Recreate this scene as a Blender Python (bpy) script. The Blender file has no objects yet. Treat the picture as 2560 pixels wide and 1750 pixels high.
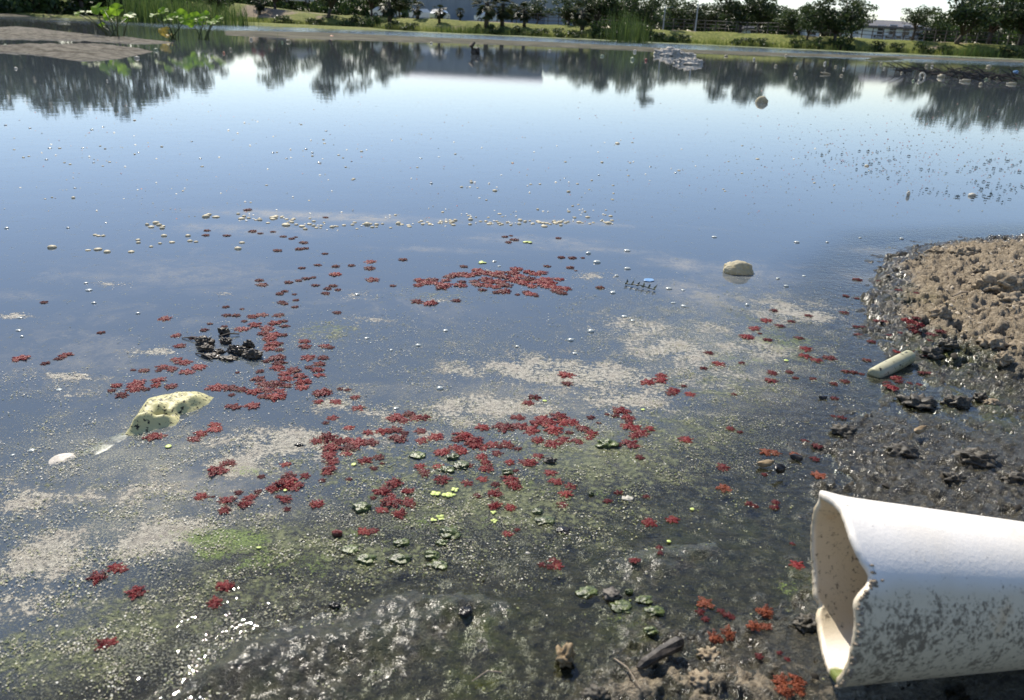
import bpy, math, random
import numpy as np
from mathutils import Vector, Matrix

random.seed(7)
RNG = np.random.default_rng(7)
S = bpy.context.scene
COL = S.collection
PI = math.pi
rad = math.radians

# ------------------------------------------------------------------ camera, sky, sun, exposure
F, CX, CY, H = 2000.0, 1280.0, 875.0, 0.40
PITCH, ROLL = rad(21.65), rad(2.6)
cam = bpy.data.cameras.new('camera')
camo = bpy.data.objects.new('camera', cam)
COL.objects.link(camo)
camo.matrix_world = Matrix.Translation((0, 0, H)) @ Matrix.Rotation(PI / 2 - PITCH, 4, 'X') @ Matrix.Rotation(ROLL, 4, 'Z')
cam.sensor_fit = 'HORIZONTAL'
cam.sensor_width = 36.0
cam.lens = F / 2560 * 36
cam.clip_start, cam.clip_end = 0.01, 5000
cam.dof.use_dof = True
cam.dof.focus_distance = 1.15
cam.dof.aperture_fstop = 14
S.camera = camo

SUN_AZ, SUN_EL = rad(-23), rad(46)          # azimuth from +Y, negative to the left
world = bpy.data.worlds.new('World')
S.world = world
world.use_nodes = True
wt = world.node_tree
wt.nodes.clear()
wo = wt.nodes.new('ShaderNodeOutputWorld')
bg = wt.nodes.new('ShaderNodeBackground')
sky = wt.nodes.new('ShaderNodeTexSky')
sky.sky_type = 'NISHITA'
sky.sun_disc = False
sky.sun_elevation = SUN_EL
sky.sun_rotation = SUN_AZ
sky.air_density, sky.dust_density, sky.ozone_density = 1.0, 0.2, 3.0
bg.inputs['Strength'].default_value = 0.098
tint = wt.nodes.new('ShaderNodeVectorMath')
tint.operation = 'MULTIPLY'
tint.inputs[1].default_value = (1.03, 0.985, 1.03)
wt.links.new(sky.outputs[0], tint.inputs[0])
wt.links.new(tint.outputs[0], bg.inputs['Color'])
wt.links.new(bg.outputs[0], wo.inputs['Surface'])

sl = bpy.data.lights.new('sun', 'SUN')
sl.energy, sl.angle, sl.color = 4.4, rad(0.53), (1.0, 0.93, 0.81)
so = bpy.data.objects.new('sun', sl)
COL.objects.link(so)
sdir = Vector((math.sin(SUN_AZ) * math.cos(SUN_EL), math.cos(SUN_AZ) * math.cos(SUN_EL), math.sin(SUN_EL)))
so.rotation_euler = sdir.to_track_quat('Z', 'Y').to_euler()
so.location = sdir * 50

S.render.engine = 'CYCLES'
S.cycles.max_bounces = 6
S.cycles.transparent_max_bounces = 8
S.cycles.caustics_reflective = False
S.cycles.caustics_refractive = False
S.cycles.sample_clamp_indirect = 4
S.cycles.use_denoising = True
S.view_settings.view_transform = 'Standard'
S.view_settings.look = 'None'
S.view_settings.exposure = 0.68
S.view_settings.gamma = 1.0
S.view_settings.use_curve_mapping = False

# ------------------------------------------------------------------ helpers
MW = np.array(camo.matrix_world.to_3x3())


def at(u, v, z=0.0):
    d = MW @ np.array([(u - CX) / F, -(v - CY) / F, -1.0])
    t = (z - H) / d[2]
    return np.array([d[0] * t, d[1] * t, z])


def horizon(u):
    return 80 + 0.0454 * (u - 1280)


def far(u, D, px=None):
    """a point D metres ahead in the vertical plane through photo column u; px = height over the horizon"""
    d = MW @ np.array([(u - CX) / F, -(horizon(u) - CY) / F, -1.0])
    k = D / d[1]
    z = 0.0 if px is None else H + px * D / 2315.0
    return Vector((d[0] * k, D, z))


def scale_at(u, v):
    """metres per photo pixel (across) at a ground point"""
    a, b = at(u - 10, v - .454), at(u + 10, v + .454)
    return float(np.linalg.norm(a - b)) / 20


def tag(o, label=None, cat=None, group=None, kind=None):
    if label: o['label'] = label
    if cat: o['category'] = cat
    if group: o['group'] = group
    if kind: o['kind'] = kind
    return o


def link(o, parent=None):
    COL.objects.link(o)
    if parent is not None: o.parent = parent
    return o


def mesh_obj(name, verts, faces, mat, parent=None, smooth=False, mats=None):
    me = bpy.data.meshes.new(name)
    me.from_pydata([tuple(map(float, v)) for v in verts], [], faces)
    if smooth: me.polygons.foreach_set('use_smooth', [True] * len(me.polygons))
    me.materials.append(mat)
    me.update()
    return link(bpy.data.objects.new(name, me), parent)


def empty(name, loc, rz=0):
    o = bpy.data.objects.new(name, None)
    o.location = loc
    o.rotation_euler = (0, 0, rz)
    o.empty_display_size = 0.05
    return link(o)


def grid_mesh(name, X, Y, Z, mat, attrs=None, parent=None, smooth=True):
    nr, nc = X.shape
    co = np.stack([X, Y, Z], -1).reshape(-1, 3).astype(np.float32)
    i = np.arange(nr * nc).reshape(nr, nc)
    q = np.stack([i[:-1, :-1], i[:-1, 1:], i[1:, 1:], i[1:, :-1]], -1).reshape(-1, 4)
    me = bpy.data.meshes.new(name)
    me.vertices.add(len(co))
    me.vertices.foreach_set('co', co.ravel())
    me.loops.add(q.size)
    me.loops.foreach_set('vertex_index', q.ravel().astype(np.int32))
    me.polygons.add(len(q))
    me.polygons.foreach_set('loop_start', np.arange(0, q.size, 4, dtype=np.int32))
    me.polygons.foreach_set('loop_total', np.full(len(q), 4, np.int32))
    if smooth: me.polygons.foreach_set('use_smooth', np.ones(len(q), bool))
    me.update(calc_edges=True)
    for k, a in (attrs or {}).items():
        at_ = me.attributes.new(k, 'FLOAT', 'POINT')
        at_.data.foreach_set('value', a.ravel().astype(np.float32))
    me.materials.append(mat)
    return link(bpy.data.objects.new(name, me), parent)


def tri_soup(name, V, Fs, mat, col=None, parent=None, smooth=False):
    """V (n,3), Fs (m,3) arrays; col optional per-vertex rgb"""
    me = bpy.data.meshes.new(name)
    me.vertices.add(len(V))
    me.vertices.foreach_set('co', np.asarray(V, np.float32).ravel())
    Fs = np.asarray(Fs, np.int32)
    k = Fs.shape[1]
    me.loops.add(Fs.size)
    me.loops.foreach_set('vertex_index', Fs.ravel())
    me.polygons.add(len(Fs))
    me.polygons.foreach_set('loop_start', np.arange(0, Fs.size, k, dtype=np.int32))
    me.polygons.foreach_set('loop_total', np.full(len(Fs), k, np.int32))
    if smooth: me.polygons.foreach_set('use_smooth', np.ones(len(Fs), bool))
    me.update(calc_edges=True)
    if col is not None:
        a = me.attributes.new('col', 'FLOAT_COLOR', 'POINT')
        c4 = np.ones((len(V), 4), np.float32)
        c4[:, :3] = col
        a.data.foreach_set('color', c4.ravel())
    me.materials.append(mat)
    return link(bpy.data.objects.new(name, me), parent)


# ---- numpy gradient noise
_PERM = np.random.default_rng(3).permutation(256)
_PERM = np.concatenate([_PERM, _PERM])
_ANG = np.random.default_rng(4).uniform(0, 2 * PI, 256)
_GX, _GY = np.cos(_ANG), np.sin(_ANG)


def noise(x, y):
    xi, yi = np.floor(x).astype(int), np.floor(y).astype(int)
    xf, yf = x - xi, y - yi
    xi &= 255
    yi &= 255
    u, v = xf * xf * xf * (xf * (xf * 6 - 15) + 10), yf * yf * yf * (yf * (yf * 6 - 15) + 10)

    def g(ix, iy, dx, dy):
        h = _PERM[_PERM[ix & 255] + (iy & 255)]
        return _GX[h] * dx + _GY[h] * dy
    a, b = g(xi, yi, xf, yf), g(xi + 1, yi, xf - 1, yf)
    c, d = g(xi, yi + 1, xf, yf - 1), g(xi + 1, yi + 1, xf - 1, yf - 1)
    return ((a + (b - a) * u) + ((c + (d - c) * u) - (a + (b - a) * u)) * v) * 1.5


def fbm(x, y, n=4, lac=2.03, gain=0.5):
    s, a = 0, 1.0
    for k in range(n):
        s = s + a * noise(x + 17.3 * k, y - 9.1 * k)
        x, y, a = x * lac, y * lac, a * gain
    return s


def sstep(a, b, x):
    t = np.clip((x - a) / (b - a), 0, 1)
    return t * t * (3 - 2 * t)


def poly_px(pts):
    return np.array([at(u, v)[:2] for u, v in pts])


def sdf(poly, x, y):
    """signed distance, positive inside"""
    d2 = np.full(x.shape, 1e9)
    ins = np.zeros(x.shape, bool)
    n = len(poly)
    for i in range(n):
        ax, ay = poly[i]
        bx, by = poly[(i + 1) % n]
        ex, ey = bx - ax, by - ay
        t = np.clip(((x - ax) * ex + (y - ay) * ey) / (ex * ex + ey * ey + 1e-12), 0, 1)
        d2 = np.minimum(d2, (x - ax - t * ex) ** 2 + (y - ay - t * ey) ** 2)
        c = ((ay > y) != (by > y)) & (x < (bx - ax) * (y - ay) / (by - ay + 1e-12) + ax)
        ins ^= c
    return np.where(ins, 1, -1) * np.sqrt(d2)


def blobs(lst):
    """list of photo ellipses (u, v, ru, rv, strength) -> density function on the ground"""
    E = []
    for u, v, ru, rv, s in lst:
        c, a, b = at(u, v), at(u, v - rv), at(u, v + rv)
        E.append((c[0], (a[1] + b[1]) / 2, ru * scale_at(u, v), abs(a[1] - b[1]) / 2, s))

    def f(x, y):
        o = np.zeros(x.shape)
        for cx, cy, rx_, ry_, s in E:
            r2 = ((x - cx) / rx_) ** 2 + ((y - cy) / ry_) ** 2
            o = np.maximum(o, s * np.exp(-r2 * 0.9))
        return o
    return f


# ---- node helper
class NT:
    def __init__(self, name):
        self.m = bpy.data.materials.new(name)
        self.m.use_nodes = True
        self.t = self.m.node_tree
        self.t.nodes.clear()
        self.out = self.t.nodes.new('ShaderNodeOutputMaterial')

    def n(self, typ, inputs=None, **props):
        nd = self.t.nodes.new('ShaderNode' + typ)
        for k, v in props.items(): setattr(nd, k, v)
        for k, v in (inputs or {}).items():
            s = nd.inputs[k]
            if isinstance(v, bpy.types.NodeSocket): self.t.links.new(v, s)
            elif isinstance(v, bpy.types.Node): self.t.links.new(v.outputs[0], s)
            else:
                if hasattr(s, 'default_value') and s.type == 'RGBA' and len(v) == 3: v = (*v, 1)
                s.default_value = v
        return nd

    def math(self, op, a, b=0.5, c=0.5, clamp=False):
        nd = self.n('Math', {0: a, 1: b, 2: c}, operation=op)
        nd.use_clamp = clamp
        return nd.outputs[0]

    def mixc(self, f, a, b, blend='MIX'):
        nd = self.t.nodes.new('ShaderNodeMix')
        nd.data_type = 'RGBA'
        nd.blend_type = blend
        for i, v in ((0, f), (6, a), (7, b)):
            s = nd.inputs[i]
            if isinstance(v, bpy.types.NodeSocket): self.t.links.new(v, s)
            else: s.default_value = (*v, 1) if hasattr(v, '__len__') and len(v) == 3 else v
        return nd.outputs[2]

    def noise(self, scale, detail=4, rough=0.55, vec=None, out=0):
        i = {'Scale': scale, 'Detail': detail, 'Roughness': rough}
        if vec is not None: i['Vector'] = vec
        return self.n('TexNoise', i).outputs[out]

    def smooth(self, x, a, b):
        nd = self.n('MapRange', {0: x, 1: a, 2: b, 3: 0.0, 4: 1.0}, interpolation_type='SMOOTHSTEP')
        return nd.outputs[0]

    def attr(self, name, out='Fac'):
        return self.n('Attribute', attribute_name=name).outputs[out]

    def obj(self): return self.n('TexCoord').outputs['Object']

    def surf(self, sh):
        self.t.links.new(sh.outputs[0] if isinstance(sh, bpy.types.Node) else sh, self.out.inputs['Surface'])
        return self.m


def simple(name, c1, c2=None, scale=20, rough=0.7, bump=0.0, bscale=None, spec=0.3, objrand=0.0, trans=0.0, coat=0.0):
    t = NT(name)
    co = t.obj()
    c2 = c2 or c1
    n = t.noise(scale, 5, 0.6, co)
    c = t.mixc(t.smooth(n, 0.35, 0.65), c1, c2)
    if objrand:
        r = t.n('ObjectInfo').outputs['Random']
        k = t.math('MULTIPLY_ADD', r, 2 * objrand, 1 - objrand)
        c = t.mixc(1.0, c, t.n('CombineColor', {0: k, 1: k, 2: k}).outputs[0], 'MULTIPLY')
    b = t.n('BsdfPrincipled', {'Base Color': c, 'Roughness': rough, 'Specular IOR Level': spec, 'Coat Weight': coat})
    if bump:
        bn = t.n('Bump', {'Height': t.noise(bscale or scale * 3, 4, 0.6, co), 'Strength': bump, 'Distance': 0.3 / (bscale or scale * 3)})
        t.t.links.new(bn.outputs[0], b.inputs['Normal'])
    if trans:
        tr = t.n('BsdfTranslucent', {'Color': c})
        b = t.n('MixShader', {0: trans, 1: b, 2: tr})
    return t.surf(b)


def leafy(name, c1, c2, trans=0.3, rough=0.5, spec=0.3):
    """foliage: colour varies per leaf (vertex colour x) and per plant"""
    t = NT(name)
    a = t.n('Attribute', attribute_name='col').outputs['Fac']
    r = t.n('ObjectInfo').outputs['Random']
    c = t.mixc(a, c1, c2)
    k = t.math('MULTIPLY_ADD', r, 0.5, 0.75)
    c = t.mixc(1.0, c, t.n('CombineColor', {0: k, 1: k, 2: k}).outputs[0], 'MULTIPLY')
    b = t.n('BsdfPrincipled', {'Base Color': c, 'Roughness': rough, 'Specular IOR Level': spec})
    tr = t.n('BsdfTranslucent', {'Color': c})
    return t.surf(t.n('MixShader', {0: trans, 1: b, 2: tr}))


# ------------------------------------------------------------------ mud terrain
BANK = poly_px([(2262, 622), (2330, 612), (2420, 606), (2560, 600), (2760, 590), (3100, 640), (3300, 900), (3300, 2000), (1330, 2000),
                (1400, 1750), (1430, 1690), (1520, 1645), (1600, 1612), (1750, 1606), (1850, 1592), (1960, 1565), (2030, 1500), (2060, 1380),
                (2080, 1250), (2120, 1190), (2090, 1150), (2040, 1110), (2060, 1075), (2150, 1040), (2215, 1005), (2240, 965), (2300, 940),
                (2290, 905), (2230, 870), (2185, 830), (2195, 790), (2190, 730), (2215, 680)])
SHELF = poly_px([(100, 1900), (330, 1760), (700, 1440), (1000, 1360), (1500, 1270), (1850, 1150), (1980, 1050), (2080, 930), (2090, 800),
                 (2120, 680), (2220, 600), (2560, 580), (3000, 570), (3500, 700), (3500, 2100), (100, 2100)])
HUMP = poly_px([(270, 1830), (340, 1730), (460, 1630), (620, 1535), (820, 1475), (1000, 1445), (1130, 1440), (1240, 1480), (1280, 1530), (1180, 1600),
                (1060, 1680), (960, 1760), (900, 1850)])
HUMP2 = poly_px([(1500, 1400), (1560, 1350), (1680, 1330), (1800, 1345), (1850, 1380), (1760, 1420), (1650, 1450), (1560, 1460)])
DRY = poly_px([(2265, 660), (2330, 634), (2450, 618), (2560, 608), (2800, 600), (3100, 640), (3300, 900), (3300, 1000), (2700, 1010), (2560, 960), (2430, 900),
               (2330, 855), (2240, 800), (2225, 730)])
CHAN = poly_px([(2160, 975), (2300, 945), (2420, 950), (2600, 1010), (2900, 1080), (2900, 1180), (2560, 1130), (2380, 1080), (2200, 1040)])


def terrain(x, y, detail=True):
    sb, ss = sdf(BANK, x, y), sdf(SHELF, x, y)
    wob = 0.030 * noise(x * 9, y * 9) + 0.022 * noise(x * 23, y * 23) + 0.010 * noise(x * 60, y * 60)
    sb = sb + wob * sstep(-0.2, 0.0, sb)
    dry = sstep(-0.10, 0.10, sdf(DRY, x, y) + wob)
    z_in = np.minimum(0.003 + 0.030 * np.clip(sb, 0, 0.3) + 0.016 * dry, 0.03)
    z_sh = -0.010 * sstep(0.0, -0.14, sb)
    z_out = -np.minimum(0.30, 0.012 + 0.32 * np.clip(-ss, 0, 2))
    z = np.where(sb > 0, z_in, np.where(ss > 0, np.maximum(z_sh, -0.012), z_out + 0.0))
    z = np.where((sb <= 0) & (ss > 0), -0.002 + (z + 0.002), z)
    h1, h2 = sdf(HUMP, x, y), sdf(HUMP2, x, y)
    z = z + 0.019 * sstep(-0.03, 0.06, h1) + 0.012 * sstep(-0.02, 0.03, h2)
    z = z - 0.005 * sstep(-0.02, 0.05, sdf(CHAN, x, y)) * (sb > -0.05)
    if detail:
        inn = np.maximum(sstep(-0.05, 0.03, sb), np.maximum(0.42 * sstep(-0.03, 0.03, h1), 0.3 * sstep(-0.03, 0.02, h2)))
        amp = 0.0012 + 0.0026 * inn + 0.0042 * dry
        n1 = fbm(x * 26, y * 26, 3)
        n2 = fbm(x * 75, y * 75, 3)
        bil = np.abs(noise(x * 40 + 3, y * 40)) + 0.5 * np.abs(noise(x * 95, y * 95 + 7))
        cl = sstep(0.35, 0.8, noise(x * 17 + 40, y * 17)) * (0.008 * dry + 0.003 * inn)
        pit = sstep(0.32, 0.62, noise(x * 31 - 11, y * 31 + 5)) * (0.010 * dry + 0.004 * inn)
        z = z + amp * (0.8 * n1 + 0.7 * n2 + 0.5 * (bil - 0.45)) + cl - 1.4 * pit
        z = z + (0.0012 + 0.0022 * dry) * (inn + 0.35 * sstep(-0.2, 0, sb)) * noise(x * 190, y * 190) + (0.0006 + 0.0012 * dry) * inn * noise(x * 400, y * 400)
        z = z + 0.0050 * np.maximum(sstep(-0.04, 0.04, h1), 0.6 * sstep(-0.04, 0.03, h2)) * (noise(x * 13 + y * 9, y * 17 - x * 5) + .5 * noise(x * 34, y * 38))
        z = z + (1 - inn) * sstep(-0.3, 0.05, ss) * (0.0025 * fbm(x * 14, y * 14, 3) + 0.0012 * noise(x * 60, y * 60))
    # the pipe has pressed a bed for itself
    bed = sstep(0.70, 0.62, x) * sstep(0.16, 0.21, x) * sstep(0.115, 0.07, np.abs(y - 0.425 - (x - 0.24) * 0.18))
    z = np.where(z > 0.002, z * (1 - bed) + bed * (0.003 + 0.18 * z), z)
    return z


def gz(x, y):
    return float(terrain(np.array([x]), np.array([y]))[0])


def spot(u, v):
    """ground point (mud or water surface) seen at photo position u, v"""
    z = 0.0
    for _ in range(3):
        p = at(u, v, z)
        z = max(0.0, gz(p[0], p[1]))
    p = at(u, v, z)
    return Vector((p[0], p[1], z))


def mud_mat():
    t = NT('pond_mud')
    co = t.obj()
    dry = t.attr('dry')
    alg = t.attr('algae')
    z = t.n('SeparateXYZ', {0: co}).outputs[2]
    n = t.noise(30, 6, 0.6, co)
    nf = t.noise(160, 5, 0.65, co)
    nff = t.noise(700, 3, 0.6, co)
    d = t.math('ADD', dry, t.math('MULTIPLY_ADD', n, 0.9, -0.45))
    d = t.math('ADD', d, t.math('MULTIPLY_ADD', nf, 0.5, -0.25))
    d = t.smooth(d, 0.25, 0.75)
    wetc = t.mixc(t.smooth(nf, 0.35, 0.65), (0.033, 0.030, 0.020), (0.105, 0.092, 0.058))
    dryc = t.mixc(t.smooth(nf, 0.3, 0.7), (0.235, 0.188, 0.130), (0.48, 0.395, 0.28))
    dryc = t.mixc(t.smooth(nff, 0.58, 0.72), dryc, (0.44, 0.38, 0.28))
    c = t.mixc(d, wetc, dryc)
    ga = t.math('MULTIPLY', alg, t.smooth(t.math('ADD', t.noise(45, 5, 0.65, co), t.math('MULTIPLY', nff, 0.25)), 0.45, 0.85))
    c = t.mixc(t.math('MINIMUM', ga, 0.9), c, t.mixc(nf, (0.04, 0.055, 0.010), (0.17, 0.19, 0.035)))
    wetr = t.math('MULTIPLY_ADD', nf, 0.22, 0.05)
    r = t.mixc(d, wetr, (0.9, 0.9, 0.9))
    hb = t.math('ADD', t.math('MULTIPLY', nf, 0.8), t.math('MULTIPLY', nff, 0.55))
    bn = t.n('Bump', {'Height': hb, 'Strength': 1.0, 'Distance': 0.009})
    sp = t.math('MULTIPLY_ADD', d, -0.4, 0.5)
    cb = t.n('Bump', {'Height': t.math('ADD', t.math('MULTIPLY', t.noise(110, 3, .55, co), .34), t.math('MULTIPLY', t.noise(640, 2, .5, co), .20)), 'Strength': 0.42, 'Distance': 0.006})
    wet = t.math('SUBTRACT', 1.0, d)
    return t.surf(t.n('BsdfPrincipled', {'Base Color': c, 'Roughness': r, 'Specular IOR Level': sp, 'Normal': bn.outputs[0], 'Coat Weight': t.math('MULTIPLY', wet, t.math('MULTIPLY_ADD', t.attr('slick'), .22, .25)), 'Coat Roughness': t.math('MULTIPLY_ADD', t.attr('slick'), .02, .14), 'Coat IOR': 1.33, 'Coat Normal': cb.outputs[0]}))


ALGAE_MUD = blobs([(1200, 1670, 80, 130, 1.5), (1570, 1560, 90, 70, .9), (2000, 1470, 70, 60, .9), (2350, 900, 120, 45, .8), (2450, 1020, 130, 60, .8),
                   (2270, 760, 60, 40, .5), (900, 1350, 260, 90, 1.0), (1500, 1330, 420, 110, .75), (1850, 1300, 160, 120, .55), (500, 1560, 300, 90, .6), (1200, 1560, 420, 160, .5), (1250, 1350, 250, 70, .7), (1200, 1500, 200, 90, .35), (700, 1700, 300, 80, .35),
                   (2180, 960, 80, 50, .6), (1700, 1500, 200, 60, .35), (1000, 1700, 250, 90, .45), (1450, 1300, 200, 60, .8)])
nr, nc = 600, 1000
ys = 0.24 * (2.5 / 0.24) ** np.linspace(0, 1, nr)
ss_ = np.linspace(-.95, 1.5, nc)
Yg = np.repeat(ys[:, None], nc, 1)
Xg = ss_[None, :] * (0.22 + 0.80 * Yg)
Zg = terrain(Xg, Yg)
sbg = sdf(BANK, Xg, Yg)
dry_g = sstep(-0.09, 0.09, sdf(DRY, Xg, Yg) + 0.03 * noise(Xg * 11, Yg * 11)) * sstep(0.002, 0.02, Zg)
low = at(1750, 1720)
dry_g = np.maximum(dry_g, 0.55 * np.exp(-(((Xg - low[0]) / 0.10) ** 2 + ((Yg - low[1]) / 0.05) ** 2)) * (Zg > 0.004))
M_MUD = mud_mat()
grid_mesh('mud_bank', Xg, Yg, Zg, M_MUD, {'dry': dry_g, 'algae': ALGAE_MUD(Xg, Yg), 'slick': np.maximum(np.maximum(sstep(-.05, .02, sdf(HUMP, Xg, Yg)), sstep(-.03, .02, sdf(HUMP2, Xg, Yg))), sstep(-.05, -.12, sbg) * .5)})
COL.objects['mud_bank']['kind'] = 'structure'

# ------------------------------------------------------------------ water
TAN = blobs([(1420, 935, 300, 45, .8), (1230, 1015, 200, 30, .8), (1680, 875, 130, 45, .75), (1560, 1000, 200, 40, .65), (1800, 830, 140, 40, .5),
             (720, 1110, 190, 45, .85), (580, 1165, 120, 40, .85), (420, 1335, 130, 60, .9), (330, 1370, 110, 50, .8), (110, 1400, 130, 80, .9),
             (90, 1500, 140, 50, .7), (150, 940, 130, 16, .6), (390, 880, 70, 12, .8), (915, 803, 60, 18, .5), (1145, 930, 50, 14, .75),
             (960, 1030, 60, 30, .6), (640, 1235, 90, 25, .6), (1120, 1045, 120, 25, .7), (1980, 780, 140, 34, .7), (1900, 870, 150, 40, .6), (1760, 940, 160, 40, .6), (1600, 820, 160, 40, .55), (300, 1230, 200, 60, .5), (60, 1250, 140, 60, .6), (520, 1290, 150, 50, .5), (850, 1010, 100, 40, .6),
             (900, 740, 60, 10, .5), (1240, 680, 60, 8, .5), (1480, 690, 80, 10, .5), (30, 790, 60, 8, .7), (180, 985, 60, 20, .5), (1080, 750, 40, 8, .5),
             (280, 710, 40, 6, .6), (560, 735, 30, 5, .7), (1000, 1090, 200, 50, .45), (1340, 900, 160, 30, .55)])
GREEN = blobs([(1500, 1150, 260, 90, .75), (1250, 1260, 330, 90, .75), (700, 1360, 260, 70, .7), (590, 1365, 110, 32, .9), (300, 1560, 260, 90, .6),
               (1950, 870, 130, 50, .6), (830, 830, 70, 24, .6), (1100, 740, 110, 18, .35), (1000, 1180, 330, 80, .55), (1800, 960, 170, 60, .6),
               (1700, 1080, 200, 70, .6), (120, 1650, 240, 90, .6), (1900, 800, 120, 35, .45), (600, 1480, 220, 60, .6), (300, 1250, 260, 60, .4),
               (900, 1400, 260, 60, .6), (1060, 1040, 60, 25, .6)])
SPECK = blobs([(1150, 900, 420, 110, .55), (1300, 1080, 560, 150, .8), (300, 1150, 420, 130, .9), (350, 1350, 420, 150, 1.0), (1750, 880, 330, 140, 1.0),
               (1000, 1300, 520, 120, .8), (300, 1600, 420, 150, .9), (150, 970, 260, 50, .5), (1950, 790, 220, 80, .85), (700, 900, 350, 120, .45),
               (1750, 1080, 240, 120, .7)])
FILM = blobs([(400, 1230, 420, 130, .75), (1300, 990, 420, 80, .7), (1800, 930, 260, 120, .7), (1500, 1120, 300, 100, .5), (220, 900, 330, 170, .55), (950, 780, 330, 70, .5), (500, 690, 400, 60, .5), (350, 1120, 260, 70, .7), (1750, 740, 200, 60, .7), (1900, 690, 200, 40, .7), (900, 545, 420, 14, .9), (1300, 600, 300, 16, .6), (600, 575, 260, 16, .7), (1000, 620, 330, 10, .6), (1700, 660, 90, 22, 1.0), (200, 690, 260, 20, .5),
              (1480, 625, 260, 10, .6), (50, 740, 120, 14, .6), (2120, 700, 220, 30, .6), (1950, 740, 220, 30, .5), (330, 1050, 160, 30, .5), (560, 1060, 90, 30, .5),
              (1500, 560, 300, 8, .6), (450, 620, 300, 18, .4), (2200, 630, 120, 14, .6)])


MOSS = blobs([(585, 1350, 120, 30, 1.0), (530, 1385, 60, 22, .9), (680, 1400, 150, 45, .65), (1960, 850, 70, 22, .7), (1850, 900, 60, 18, .5), (1330, 1215, 60, 20, .5), (1250, 1110, 60, 16, .5), (960, 1350, 120, 40, .55), (1520, 1240, 60, 22, .6),
              (1100, 1320, 140, 40, .5), (860, 1250, 120, 40, .4), (820, 820, 60, 14, .5), (640, 1180, 50, 14, .5), (1990, 1480, 60, 30, .5), (1560, 1540, 70, 40, .6)])


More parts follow.
